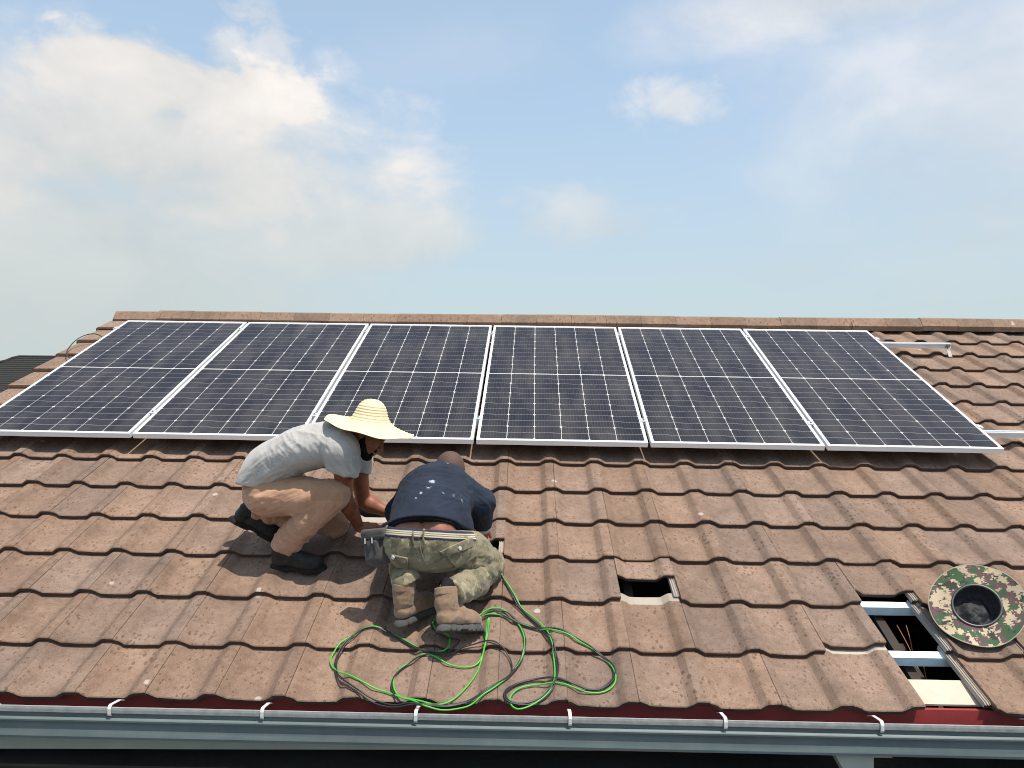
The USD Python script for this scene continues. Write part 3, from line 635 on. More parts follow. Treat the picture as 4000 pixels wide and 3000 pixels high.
b2 = [(1298, 118), (1360, 205), (1430, 292), (1490, 350), (1560, 430), (1608, 510), (1640, 600), (1660, 700), (1650, 785), (1605, 850), (1540, 895), (1460, 925), (1380, 928), (1335, 910), (1320, 880), (1335, 842), (1380, 800), (1450, 772), (1550, 757), (1650, 778), (1750, 806), (1850, 826), (1930, 828), (1996, 798), (2043, 745), (2042, 676), (1995, 612), (1910, 562), (1790, 495), (1670, 452), (1555, 428), (1440, 393), (1335, 360), (1262, 330), (1310, 318), (1375, 352), (1422, 410), (1448, 480), (1446, 560), (1408, 650), (1352, 728), (1290, 800), (1190, 870), (1060, 925), (900, 958), (760, 968), (660, 950), (600, 905), (568, 850), (562, 780), (598, 708), (680, 642), (760, 612), (850, 600), (950, 572), (1060, 545), (1180, 534), (1270, 552), (1332, 592), (1360, 650), (1352, 720), (1300, 790), (1200, 856), (1080, 912), (940, 950), (820, 972), (690, 955), (560, 940), (460, 912), (350, 868), (272, 815), (222, 760), (196, 700), (193, 632), (220, 570), (278, 510), (350, 464), (432, 440), (520, 452), (600, 487), (700, 548), (780, 580), (870, 590)]
uvb = spline(trace(b2), 1300)
P = drape(uvb, 0.0043, 3, 0.0035)
solo('coiled_cable', tube(W(P), 0.0035, 7), M_BLACK, 'second black cable, the one that makes an extra inner turn of the left loop', 'cable', None, smooth=True)
# cable end that arches out of the left edge of the row of panels
q = np.array([(-1.60, 4.04, 0.07), (-1.68, 4.10, 0.095), (-1.76, 4.12, 0.10), (-1.83, 4.05, 0.09), (-1.85, 3.92, 0.06), (-1.80, 3.76, 0.05), (-1.72, 3.66, 0.05), (-1.64, 3.62, 0.06)])
solo('loose_cable', tube(W(spline(q, 60)), 0.0045, 8), M_BLACK, 'short black cable arching out beside the leftmost solar panel', 'cable', smooth=True)

# ------------------------------------------------------------------ camouflage sun hat, upside down on the tiles
def camo_material(name, cols, scale, pix, blend=0.0, rough=0.9, wear=None):
    """Patches of a few colours; pix > 0 gives the squared edges of a digital pattern."""
    n = {'tc': ('texture_coordinate', {}), 'g': ('geometry', {}), 'p': ('principled_bsdf', {'roughness': rough, 'sheen_weight': 0.15}), 'bn': ('noise_texture', {'scale': 900.0, 'detail': 2.0}), 'b': ('bump', {'strength': 0.4, 'distance': 0.002})}
    l = [('g.position', 'bn.vector'), ('bn.fac', 'b.height'), ('b.normal', 'p.normal')]
    src = 'g.position'
    if pix:
        n['sn'] = ('vector_math', {'math_type': 'snap', 'vector2': (pix, pix, pix)}); l.append((src, 'sn.vector1')); src = 'sn.vector'
    prev = None
    for k, (c, lim) in enumerate(cols):
        if prev is None:
            n['c0'] = ('mix', {'color1': c, 'color2': tuple(x * 0.9 for x in c), 'fac': 0.0}); prev = 'c0.color'; continue
        n[f'o{k}'] = ('vector_math', {'math_type': 'add', 'vector2': (3.7 * k, 1.9 * k, 5.1 * k)}); n[f'n{k}'] = ('noise_texture', {'scale': scale, 'detail': 3.0, 'roughness': 0.65})
        n[f't{k}'] = ('map_range', {'from_min': lim - 0.006 - blend, 'from_max': lim + 0.006 + blend}); n[f'm{k}'] = ('mix', {'color2': c})
        l += [(src, f'o{k}.vector1'), (f'o{k}.vector', f'n{k}.vector'), (f'n{k}.fac', f't{k}.value'), (prev, f'm{k}.color1'), (f't{k}.result', f'm{k}.fac')]; prev = f'm{k}.color'
    n['w'] = ('noise_texture', {'scale': 9.0, 'detail': 5.0}); n['wr'] = ('rgb_ramp', {'ramp': [(0.3, (0.8, 0.8, 0.78)), (0.7, (1.15, 1.13, 1.1))]}); n['wm'] = ('mix', {'mix_type': 'multiply', 'fac': 1.0})
    l += [('g.position', 'w.vector'), ('w.fac', 'wr.fac'), (prev, 'wm.color1'), ('wr.color', 'wm.color2'), ('wm.color', 'p.base_color')]
    return mat(name, n, l)
M_CAMOHAT = camo_material('digital_camouflage', [((0.43, 0.35, 0.24), 0), ((0.10, 0.055, 0.06), 0.50), ((0.035, 0.08, 0.035), 0.535), ((0.03, 0.03, 0.022), 0.585)], 17.0, 0.0070)
M_MESH = plain('black_mesh_lining', (0.013, 0.014, 0.017), 0.7, 0.5, 60, 0.003, 300)
def camo_hat():
    n, rad = 96, [0.097, 0.100, 0.107, 0.125, 0.15, 0.175, 0.196, 0.203]
    # it leans on its crown, the opening turned towards the eaves
    ez = VN(np.array([-0.24, -0.42, 0.86])); ex = np.array([1, 0.05, 0.10]); ex = VN(ex - ez * (ex @ ez)); ey = np.cross(ez, ex)
    c = at_w(2900 + 1688 / 1.8436, 2100 + 488 / 1.8436, 0.085) - ez * 0.092
    def P(r, a, z): return c + ex * r * math.cos(a) + ey * r * math.sin(a) + ez * z
    def wave(a, r): f = max(0, (r - 0.105) / 0.098); return f * (0.008 * math.sin(2 * a + 0.6) + 0.006 * math.sin(3 * a + 2.0) + 0.004 * math.sin(5 * a)) + 0.012 * f * f
    zc = 0.092
    def surf(rows, off=0.0, close=False):
        V, F = [], []
        for r, z in rows:
            for k in range(n):
                a = 2 * math.pi * k / n
                rr = r * (1 + 0.06 * math.cos(2 * (a - 0.5)))
                V.append(P(rr, a, z + (wave(a, r) if r > 0.1 else 0) + off))
        for i in range(len(rows) - 1):
            for k in range(n):
                q = [i * n + k, i * n + (k + 1) % n, (i + 1) * n + (k + 1) % n, (i + 1) * n + k]; F += [[q[0], q[1], q[2]], [q[0], q[2], q[3]]]
        return np.array(V), np.array(F)
    base = W(c)
    t = thing('sun_hat', base, 'camouflage sun hat lying upside down on the tiles beside the opening in the roof', 'hat')
    brim = [(r, zc) for r in rad]
    top, F1 = surf(brim); bot, F2 = surf(brim, -0.004); bot_f = F2[:, ::-1]
    V = np.vstack([top, bot]); F = np.vstack([F1, bot_f + len(top)]); m0 = (len(rad) - 1) * n
    rim = []
    for k in range(n):
        a, b = m0 + k, m0 + (k + 1) % n; rim += [[a, a + len(top), b], [b, a + len(top), b + len(top)]]
    put(t, 'brim', (V, np.vstack([F, rim])), M_CAMOHAT, smooth=40)
    crown_out = [(0.104, zc - .003), (0.104, 0.07), (0.098, 0.035), (0.086, 0.014), (0.06, 0.004), (0.002, 0.002)]
    v, f = surf(crown_out); put(t, 'crown', (v, f), M_CAMOHAT, smooth=40)
    inside = [(0.0985, zc + .001), (0.0975, zc - .02), (0.095, 0.055), (0.086, 0.030), (0.068, 0.022), (0.045, 0.034), (0.02, 0.040), (0.002, 0.037)]
    inside = [tuple(x) for x in np.column_stack([np.interp(np.linspace(0, 1, 30), np.linspace(0, 1, len(inside)), np.array(inside)[:, k]) for k in (0, 1)])]
    v, f = surf(inside); v = v + (W(np.zeros((1, 3))) * 0); nn = meshkit.fbm(v * 30, 3, 5) - 0.5; v = v + np.outer(nn * 0.030, ez) * np.clip((np.linalg.norm(v - c - ez * .03, axis=1) < .098), 0, 1)[:, None]
    put(t, 'lining', (v, f[:, ::-1]), M_MESH, smooth=True)
    band = [(0.0968, zc + .0015), (0.0985, zc + .005), (0.1065, zc + 0.0055), (0.1085, zc + .001)]
    v, f = surf(band); put(t, 'sweatband', (v, f[:, ::-1]), M_BLACK, smooth=True)
    e = [P(0.204 * (1 + .06 * math.cos(2 * (2 * math.pi * k / n - .5))), 2 * math.pi * k / n, zc - .002 + wave(2 * math.pi * k / n, 0.204)) for k in range(n + 1)]
    put(t, 'brim_edging', tube(W(np.array(e)), 0.0026, 6, cap=False), plain('tan_edging', (0.34, 0.31, 0.22), 0.9, 0.1), smooth=True)
    return t
# the builder above works in roof coordinates, so lift its meshes into the world
_put = put
def put(parent, name, mesh, material, smooth=False, **kw):
    if parent.startswith('/World/sun_hat') and not isinstance(mesh, trimesh.Trimesh):
        mesh = (W(mesh[0]), mesh[1])
    return _put(parent, name, mesh, material, smooth=smooth, **kw)
camo_hat()
put = _put

# ------------------------------------------------------------------ shaping bodies and clothes: smooth unions on a grid
class Clay:
    """A solid put together from tapered limbs, ellipsoids and boxes that melt into each other; mesh() draws its skin."""
    def __init__(self, lo, hi, res):
        self.res = res; self.lo = np.asarray(lo, float)
        self.n = np.ceil((np.asarray(hi) - self.lo) / res).astype(int) + 1
        self.f = np.full(self.n, 1.0, np.float32)
    def sub(self, lo, hi, pad):
        a = np.clip(np.floor((np.asarray(lo) - pad - self.lo) / self.res).astype(int), 0, self.n); b = np.clip(np.ceil((np.asarray(hi) + pad - self.lo) / self.res).astype(int) + 1, 0, self.n)
        sl = tuple(slice(i, j) for i, j in zip(a, b))
        g = [(self.lo[k] + self.res * np.arange(a[k], b[k])).astype(np.float32) for k in range(3)]
        return sl, np.stack(np.meshgrid(*g, indexing='ij'), -1)
    def _mix(self, sl, d, k, cut=False):
        f = self.f[sl]
        if cut:
            h = np.maximum(k - np.abs(f + d), 0) / k if k else 0
            self.f[sl] = np.maximum(f, -d) + (h * h * k * 0.25 if k else 0)
        else:
            h = np.maximum(k - np.abs(f - d), 0) / k if k else 0
            self.f[sl] = np.minimum(f, d) - (h * h * k * 0.25 if k else 0)
    def limb(self, a, b, ra, rb, k=0.03, cut=False, flat=None):
        a, b = np.asarray(a, np.float32), np.asarray(b, np.float32); pad = max(ra, rb) + k + 2 * self.res
        sl, P = self.sub(np.minimum(a, b), np.maximum(a, b), pad)
        if P.size == 0: return self
        ba = b - a; L2 = float(ba @ ba) + 1e-9
        t = np.clip(((P - a) @ ba) / L2, 0, 1)
        q = P - (a + t[..., None] * ba)
        if flat is not None:
            ax, s = np.asarray(flat[0], np.float32), flat[1]; ax = ax / np.linalg.norm(ax)
            c = q @ ax; q = q + ax * (c * (1 / s - 1))[..., None]
        d = np.linalg.norm(q, axis=-1) - (ra + (rb - ra) * t)
        self._mix(sl, d, k, cut); return self
    def chain(self, pts, rad, k=0.03, **kw):
        for i in range(len(pts) - 1): self.limb(pts[i], pts[i + 1], rad[i], rad[i + 1], k, **kw)
        return self
    def egg(self, c, r, axes=None, k=0.03, cut=False):
        c, r = np.asarray(c, np.float32), np.asarray(r, np.float32); pad = k + 2 * self.res
        sl, P = self.sub(c - r.max(), c + r.max(), pad)
        if P.size == 0: return self
        q = P - c
        if axes is not None: q = q @ np.asarray(axes, np.float32).T
        k0 = np.linalg.norm(q / r, axis=-1); k1 = np.linalg.norm(q / (r * r), axis=-1) + 1e-9
        self._mix(sl, k0 * (k0 - 1) / k1, k, cut); return self
    def brick(self, c, h, axes, rnd, k=0.01, cut=False):
        c, h = np.asarray(c, np.float32), np.asarray(h, np.float32); R_ = float(np.linalg.norm(h)) + rnd
        sl, P = self.sub(c - R_, c + R_, k + 2 * self.res)
        q = np.abs((P - c) @ np.asarray(axes, np.float32).T) - (h - rnd)
        d = np.linalg.norm(np.maximum(q, 0), axis=-1) + np.minimum(q.max(-1), 0) - rnd
        self._mix(sl, d, k, cut); return self
    def plane(self, p, nrm, k=0.0, keep=None):
        """Cuts off what lies on the side the normal points to, everywhere or inside a ball (centre, radius)."""
        nrm = VN(nrm).astype(np.float32); p = np.asarray(p, np.float32)
        if keep is None: sl, P = self.sub(self.lo, self.lo + self.n * self.res, 0)
        else: sl, P = self.sub(np.asarray(keep[0]) - keep[1], np.asarray(keep[0]) + keep[1], 0)
        d = (P - p) @ nrm
        if keep is not None: d = np.minimum(d, keep[1] - np.linalg.norm(P - np.asarray(keep[0], np.float32), axis=-1))
        self.f[sl] = np.maximum(self.f[sl], d); return self
    def copy(self):
        c = Clay(self.lo, self.lo + (self.n - 1) * self.res, self.res); c.n = self.n; c.f = self.f.copy(); return c
    def mesh(self, smooth=2):
        f = self.f.copy()
        for ax in range(3):       # close the skin at the grid's sides
            sl = [slice(None)] * 3
            for e in (0, -1): sl[ax] = e; f[tuple(sl)] = np.maximum(f[tuple(sl)], 0.01)
        s = f < 0
        c = np.zeros(np.array(f.shape) - 1, np.int8)
        for i, j, k in np.ndindex(2, 2, 2): c += s[i:i + c.shape[0], j:j + c.shape[1], k:k + c.shape[2]]
        act = np.argwhere((c > 0) & (c < 8)); idx = -np.ones(c.shape, np.int64); idx[tuple(act.T)] = np.arange(len(act))
        acc, cnt = np.zeros((len(act), 3)), np.zeros(len(act))
        cor = [np.array(o) for o in np.ndindex(2, 2, 2)]
        for a in range(8):
            for b in range(a + 1, 8):
                if np.abs(cor[a] - cor[b]).sum() != 1: continue
                fa, fb = f[tuple((act + cor[a]).T)], f[tuple((act + cor[b]).T)]; x = (fa < 0) != (fb < 0)
                t = fa / np.where(x, fa - fb, 1); p = cor[a] + t[:, None] * (cor[b] - cor[a]); acc[x] += p[x]; cnt[x] += 1
        V = self.lo + self.res * (act + acc / np.maximum(cnt, 1)[:, None])
        F = []
        for ax in range(3):
            u, v = (ax + 1) % 3, (ax + 2) % 3
            A_ = s.take(range(s.shape[ax] - 1), ax); B_ = s.take(range(1, s.shape[ax]), ax)
            e = np.argwhere(A_ != B_); e = e[(e[:, u] > 0) & (e[:, v] > 0) & (e[:, u] < s.shape[u] - 1) & (e[:, v] < s.shape[v] - 1)]
            du, dv = np.zeros(3, int), np.zeros(3, int); du[u], dv[v] = 1, 1
            q = np.stack([idx[tuple((e - du - dv).T)], idx[tuple((e - dv).T)], idx[tuple(e.T)], idx[tuple((e - du).T)]], 1)
            flip = ~s[tuple(e.T)]; q[flip] = q[flip][:, ::-1]; F.append(q)
        F = np.vstack(F); F = np.vstack([F[:, [0, 1, 2]], F[:, [0, 2, 3]]])
        from scipy.sparse import coo_matrix
        from scipy.sparse.csgraph import connected_components
        g = coo_matrix((np.ones(3 * len(F)), (F.ravel(), F[:, [1, 2, 0]].ravel())), (len(V), len(V))); _, lab = connected_components(g, directed=False)
        big = np.isin(lab, np.flatnonzero(np.bincount(lab) > 0.02 * len(V))); keep = np.cumsum(big) - 1     # drop crumbs left by the cuts
        F = keep[F[big[F[:, 0]]]]; V = V[big]
        m = trimesh.Trimesh(V, F, process=False)
        if smooth:
            V0 = np.array(m.vertices); trimesh.smoothing.filter_taubin(m, 0.5, 0.52, iterations=smooth * 2)
            D = np.array(m.vertices) - V0; far = np.linalg.norm(D, axis=1); D[far > 1.2 * self.res] *= 0; m.vertices = V0 + D
        return m
def folds(m, fields):
    """Moves the skin in and out along its normals: fields are (function of the points) -> metres."""
    n = np.nan_to_num(m.vertex_normals); d = np.clip(sum(f(m.vertices) for f in fields), -.02, .02); m.vertices = m.vertices + n * d[:, None]; return m
def crease(direction, freq, amp, seed, stretch=5.0, mask=None, sharp=1.0):
    """Creases that run along a direction: ridged noise drawn out that way."""
    d = VN(direction); a = VN(np.cross(d, [0.3, 0.5, 0.81])); b = np.cross(d, a); B = np.array([d / stretch, a, b]) * freq
    def f(P):
        q = P @ B.T; q = q + 0.5 * (meshkit.noise(q * 0.7 + 9.1, seed + 3)[:, None] - 0.5)
        v = 1 - np.abs(2 * meshkit.noise(q, seed) - 1) ** sharp; v = v + 0.5 * (1 - np.abs(2 * meshkit.noise(q * 2.1 + 5, seed + 1) - 1))
        w = amp * (v - 0.75)
        return w if mask is None else w * mask(P)
    return f
def near(p, r, soft=0.5):
    p = np.asarray(p, float); return lambda P: np.clip((r - np.linalg.norm(P - p, axis=1)) / (r * soft), 0, 1)
def rolls(a, b, count, amp, seed, mask=None):
    """Rings of gathered cloth round a limb from a to b."""
    a, b = np.asarray(a, float), np.asarray(b, float); L = np.linalg.norm(b - a); d = (b - a) / L
    def f(P):
        t = (P - a) @ d / L; w = np.sin(2 * math.pi * (t * count + 1.3 * meshkit.noise(P * 14, seed))) * (0.4 + 0.9 * meshkit.noise(P * 11 + 3, seed + 1))
        r_ = amp * w * ((t > -0.1) & (t < 1.1)) * np.clip((0.12 - np.linalg.norm(P - a - np.clip(t, 0, 1)[:, None] * (b - a), axis=1)) / 0.03, 0, 1)
        return r_ if mask is None else r_ * mask(P)
    return f
def roofmesh(m):
    m = m.copy(); m.vertices = W(m.vertices); return m
def skin_material(name, col, dark, spots=0.0):
    n = {'g': ('geometry', {}), 'a': ('noise_texture', {'scale': 18.0, 'detail': 5.0}), 'r': ('rgb_ramp', {'ramp': [(0.3, dark), (0.7, col)]}), 'bn': ('noise_texture', {'scale': 260.0, 'detail': 3.0}), 'b': ('bump', {'strength': 0.25, 'distance': 0.003}),
         'p': ('principled_bsdf', {'roughness': 0.5, 'specular_ior_level': 0.35, 'subsurface_weight': 0.12, 'subsurface_scale': 0.004})}
    l = [('g.position', 'a.vector'), ('a.fac', 'r.fac'), ('r.color', 'p.base_color'), ('g.position', 'bn.vector'), ('bn.fac', 'b.height'), ('b.normal', 'p.normal')]
    return mat(name, n, l)
def cloth(name, lo, hi, scale=7.0, weave=700.0, bump=0.0016, rough=0.92):
    n = {'g': ('geometry', {}), 'a': ('noise_texture', {'scale': scale, 'detail': 6.0, 'roughness': 0.6}), 'r': ('rgb_ramp', {'ramp': [(0.3, lo), (0.72, hi)]}),
         'f': ('noise_texture', {'scale': 420.0, 'detail': 2.0}), 'fr': ('rgb_ramp', {'ramp': [(0.3, (0.86, 0.86, 0.86)), (0.7, (1.1, 1.1, 1.1))]}), 'm': ('mix', {'mix_type': 'multiply', 'fac': 1.0}),
         'bn': ('noise_texture', {'scale': 70.0, 'detail': 5.0, 'roughness': 0.6, 'distortion': 0.8}), 'b': ('bump', {'strength': 0.35, 'distance': bump * 3}),
         'p': ('principled_bsdf', {'roughness': rough, 'specular_ior_level': 0.2, 'sheen_weight': 0.2})}
    l = [('g.position', 'a.vector'), ('a.fac', 'r.fac'), ('g.position', 'f.vector'), ('f.fac', 'fr.fac'), ('r.color', 'm.color1'), ('fr.color', 'm.color2'), ('m.color', 'p.base_color'),
         ('g.position', 'bn.vector'), ('bn.fac', 'b.height'), ('b.normal', 'p.normal')]
    return mat(name, n, l)
SKIN1 = skin_material('brown_skin', (0.27, 0.105, 0.055), (0.19, 0.068, 0.035))
SKIN2 = skin_material('tan_skin', (0.32, 0.145, 0.085), (0.23, 0.09, 0.055))
HAIR = plain('black_hair', (0.010, 0.008, 0.007), 0.9, 0.4, 90, 0.006, 300, specular_ior_level=0.1)
SOCK = plain('black_sock', (0.014, 0.014, 0.015), 0.95, 0.3, 60, 0.003, 300, specular_ior_level=0.15)
TEE = cloth('grey_marl_jersey', (0.36, 0.345, 0.328), (0.46, 0.442, 0.42))
KHAKI = cloth('khaki_cotton', (0.38, 0.212, 0.130), (0.475, 0.285, 0.182))
SHOE = plain('black_leather', (0.016, 0.015, 0.014), 0.55, 0.6, 25, 0.003, 90, specular_ior_level=0.3)
SOLE = plain('black_rubber', (0.020, 0.019, 0.018), 0.9, 0.5, 40, 0.002, 80, specular_ior_level=0.15)
def V3(*a): return np.array(a, float)
def X(q, v):
    """The point of a line of sight (crop of the photograph) at the distance v up the roof."""
    d = CAMR.T @ np.array([(880 + q[0] / 1.659 - 2000) / CAMF, (1540 + q[1] / 1.659 - 1500) / CAMF, 1.0]); return CAMC + (v - CAMC[1]) / d[1] * d
def frame_of(z, x):
    z = VN(z); x = np.asarray(x, float); x = VN(x - z * (x @ z)); return x, np.cross(z, x), z

def hand(c, wrist, dirn, back, side, curl=0.5, spread=0.1, s=1.0, thumb=0.6):
    """A palm, four jointed fingers and a thumb. dirn: where the fingers point; back: out of the back of the hand; side: towards the thumb."""
    d, b = VN(dirn), VN(back); sd = VN(np.asarray(side) - d * (np.asarray(side) @ d)); b = VN(np.cross(sd, d)) * np.sign(np.cross(sd, d) @ b)
    o = np.asarray(wrist, float)
    k = o + d * 0.085 * s
    for off, w_ in ((0.030, .0145), (0.010, .0150), (-0.010, .0145), (-0.029, .0135)):
        c.limb(o + sd * off * 0.55 * s, k + sd * off * s, 0.0165 * s, w_ * s * 0.85, 0.012, flat=(b, 0.8))
    for i, (off, L, r) in enumerate(((0.031, 0.070, .0088), (0.0105, 0.078, .0090), (-0.0105, 0.072, .0087), (-0.0300, 0.057, .0078))):
        p = k + sd * off * s; a = 0.25 * curl; f = d + sd * spread * (off / 0.03)
        for j, fr in enumerate((0.45, 0.31, 0.24)):
            e = VN(f * math.cos(a) - b * math.sin(a)); q = p + e * L * fr * s; c.limb(p, q, r * s * (1 - .08 * j), r * s * (0.93 - .1 * j), 0.004); p = q; a += curl * (0.75, 0.6, 0.5)[j]
    p = o + sd * 0.022 * s + d * 0.018 * s; e = VN(sd * thumb + d * 0.75 - b * 0.3)
    c.limb(o + d * .01 * s, p + e * 0.03 * s, 0.0145 * s, 0.0115 * s, 0.01); p = p + e * 0.03 * s; e2 = VN(e + d * 0.35 - b * 0.25); q = p + e2 * 0.032 * s; c.limb(p, q, .0102 * s, .0095 * s, .005); c.limb(q, q + VN(e2 + d * .3) * 0.024 * s, .0093 * s, .0078 * s, .004)
    return c
def head(c, o, fwd, up, s=1.0):
    """A head with brow, eye sockets, nose, lips, chin, jaw and ears. o: the middle of the skull."""
    f, up_ = VN(fwd), np.asarray(up, float); u = VN(up_ - f * (up_ @ f)); r = np.cross(f, u); B = np.array([f, r, u])
    P = lambda a, b, h: o + (f * a + r * b + u * h) * s
    c.egg(P(-0.012, 0, 0.028), np.array([0.098, 0.077, 0.092]) * s, B, 0.02)
    c.egg(P(0.030, 0, -0.035), np.array([0.062, 0.060, 0.080]) * s, B, 0.03)
    c.limb(P(0.02, 0.045, -0.06), P(0.068, 0.018, -0.100), 0.026 * s, 0.022 * s, 0.02); c.limb(P(0.02, -0.045, -0.06), P(0.068, -0.018, -0.100), 0.026 * s, 0.022 * s, 0.02)
    c.egg(P(0.075, 0, -0.100), np.array([0.020, 0.024, 0.018]) * s, B, 0.015)
    c.limb(P(0.082, 0.034, 0.012), P(0.082, -0.034, 0.012), 0.012 * s, 0.012 * s, 0.014)
    for sg in (1, -1):
        c.egg(P(0.088, 0.032 * sg, -0.008), np.array([0.012, 0.017, 0.010]) * s, B, 0.008, cut=True)
        c.egg(P(0.074, 0.032 * sg, -0.009), np.array([0.013, 0.013, 0.0115]) * s, B, 0.002)
        c.egg(P(0.066, 0.045 * sg, -0.036), np.array([0.022, 0.020, 0.018]) * s, B, 0.02)
        c.egg(P(-0.008, 0.078 * sg, -0.012), np.array([0.020, 0.008, 0.032]) * s, B, 0.004)
    c.limb(P(0.086, 0, 0.004), P(0.112, 0, -0.040), 0.008 * s, 0.0115 * s, 0.008); c.egg(P(0.109, 0, -0.043), np.array([0.014, 0.0135, 0.010]) * s, B, 0.006)
    for sg in (1, -1): c.egg(P(0.099, 0.012 * sg, -0.045), np.array([0.010, 0.008, 0.008]) * s, B, 0.005)
    c.limb(P(0.089, 0.022, -0.068), P(0.097, 0, -0.066), 0.007 * s, 0.008 * s, 0.006); c.limb(P(0.089, -0.022, -0.068), P(0.097, 0, -0.066), 0.007 * s, 0.008 * s, 0.006)
    c.limb(P(0.087, 0.018, -0.079), P(0.094, 0, -0.080), 0.007 * s, 0.0085 * s, 0.005); c.limb(P(0.087, -0.018, -0.079), P(0.094, 0, -0.080), 0.007 * s, 0.0085 * s, 0.005)
    return B, P
def shoe(c_up, c_sole, heel, toe, up, s=1.0, high=0.05, wide=1.0, thick=0.028):
    """A laced work shoe: upper and sole as two solids. heel, toe: the ends of the sole on its underside."""
    heel, toe = np.asarray(heel, float), np.asarray(toe, float); L = np.linalg.norm(toe - heel); f = (toe - heel) / L; u = VN(np.asarray(up) - f * (np.asarray(up) @ f)); r = np.cross(f, u)
    P = lambda a, b, h: heel + f * a * L + r * b * wide + u * h
    B = np.array([f, r, u])
    outline = ((.04, .027), (.10, .036), (.22, .037), (.36, .034), (.52, .038), (.68, .045), (.80, .046), (.90, .040), (.96, .027))
    for (a, w_), (a2, w2) in zip(outline, outline[1:]):
        c_sole.limb(P(a, 0, 0), P(a2, 0, 0), w_ * wide, w2 * wide, 0.012)
    c_sole.plane(P(0, 0, 0.0), -u)
    c_sole.plane(P(0.5, 0, thick), u)
    c_sole.brick(P(0.44, 0, -0.001), np.array([0.085 * L, .08, .009]), B, .003, .003, cut=True)
    for a in (.10, .22, .60, .70, .80, .89) if thick > .03 else (): c_sole.brick(P(a, 0, 0.0), np.array([.0035, .08, .007]), B, .001, .001, cut=True)
    b = thick
    c_up.chain([P(.13, 0, b + .020), P(.34, .002, b + .026), P(.55, .003, b + .024), P(.74, .002, b + .018), P(.86, -.002, b + .013)], [.034, .033, .038, .042, .038], .02)
    c_up.chain([P(.14, 0, b + .02), P(.15, 0, b + .055 + high * .3), P(.18, 0, b + .06 + high)], [.034, .035, .038], .02)
    c_up.chain([P(.22, 0, b + .055 + high), P(.42, 0, b + .056), P(.62, 0, b + .036)], [.033, .032, .028], .02)
    c_up.egg(P(.84, 0, b + .016), np.array([.040, .040 * wide, .036]), B, .006)
    c_up.plane(P(0.2, 0, b - .003), -u)
    return P, B, L

# ------------------------------------------------------------------ the worker in the straw hat
IMR, IMU, IMF = np.array([1.0, 0, 0]), np.array([0, 0.40, 0.917]), np.array([0.0, 0.917, -0.40])    # right, up and away, as seen from below the eaves
GUP = np.array([0, SP, CP])
def floor_w(u, v): return float(surf_w(u, v))
STRAW_T = None
def straw_material():
    n = {'tc': ('texture_coordinate', {}), 's': ('separate_xyz', {}), 'g': ('geometry', {}),
         'st': ('noise_texture', {'scale': 30.0, 'detail': 5.0}), 'vm': ('vector_math', {'math_type': 'multiply', 'vector2': (0.35, 9.0, 1.0)}),
         'fi': ('noise_texture', {'scale': 9.0, 'detail': 6.0, 'roughness': 0.7}), 'r': ('rgb_ramp', {'ramp': [(0.28, (0.60, 0.44, 0.22)), (0.5, (0.77, 0.635, 0.39)), (0.72, (0.85, 0.75, 0.53))]}),
         'b': ('bump', {'strength': 0.5, 'distance': 0.003}), 'p': ('principled_bsdf', {'roughness': 0.62, 'specular_ior_level': 0.35})}
    l = [('tc.UV', 'vm.vector1'), ('vm.vector', 'fi.vector'), ('fi.fac', 'r.fac'), ('r.color', 'p.base_color'), ('fi.fac', 'b.height'), ('b.normal', 'p.normal')]
    return mat('straw', n, l)
M_STRAW = straw_material()
def straw_hat(t, o, ax, front):
    """A plaited straw hat: a domed crown that flares into a wide brim, in overlapping plaits."""
    fx, fy, fz = frame_of(ax, front)
    prof = np.array([(0.001, .138), (.020, .137), (.040, .132), (.059, .118), (.073, .097), (.084, .070), (.095, .045), (.111, .024), (.135, .009), (.165, -.002), (.200, -.009), (.222, -.012), (.234, -.011)]) * [.96, 1]
    from scipy.interpolate import make_interp_spline
    s = np.r_[0, np.cumsum(np.linalg.norm(np.diff(prof, axis=0), axis=1))]; sp = make_interp_spline(s, prof, k=3)
    m = 100; ss = np.linspace(0, s[-1], m); pr = sp(ss); tg = np.gradient(pr, axis=0); tg /= np.linalg.norm(tg, axis=1, keepdims=True); nr = np.column_stack([-tg[:, 1], tg[:, 0]])
    nr *= np.sign(nr[:, 1:2] + 1e-6)
    saw = np.mod(ss / 0.0155, 1.0); pr = pr + nr * ((0.0034 * saw ** 1.5) - 0.001)[:, None]
    N = 120; V, UV, F = [], [], []
    for i in range(m):
        for k in range(N + 1):
            a = 2 * math.pi * k / N; f = max(0, (pr[i, 0] - .11) / .125)
            z = pr[i, 1] + f * (0.022 * math.cos(a - 2.9) ** 2 - 0.026 * math.cos(a) - .012 * f + 0.006 * math.sin(3 * a + 1) + 0.004 * math.sin(7 * a))
            V.append(o + fx * pr[i, 0] * math.cos(a) * 1.03 + fy * pr[i, 0] * math.sin(a) + fz * z); UV.append((a, ss[i] * 40))
    for i in range(m - 1):
        for k in range(N):
            q = [i * (N + 1) + k, i * (N + 1) + k + 1, (i + 1) * (N + 1) + k + 1, (i + 1) * (N + 1) + k]; F += [[q[0], q[2], q[1]], [q[0], q[3], q[2]]]
    V = np.array(V); F = np.array(F)
    if np.cross(V[F[50, 1]] - V[F[50, 0]], V[F[50, 2]] - V[F[50, 0]]) @ fz < 0: F = F[:, ::-1]
    vn = trimesh.Trimesh(V, F, process=False).vertex_normals; V2 = V - vn * 0.0028
    last = (m - 1) * (N + 1); rim = []
    for k in range(N): rim += [[last + k, last + k + len(V), last + k + 1], [last + k + 1, last + k + len(V), last + k + 1 + len(V)]]
    return put(t, 'straw_hat', (W(np.vstack([V, V2])), np.vstack([F, F[:, ::-1] + len(V), rim])), M_STRAW, smooth=True, uv=np.array(UV + UV), label='wide plaited straw hat')

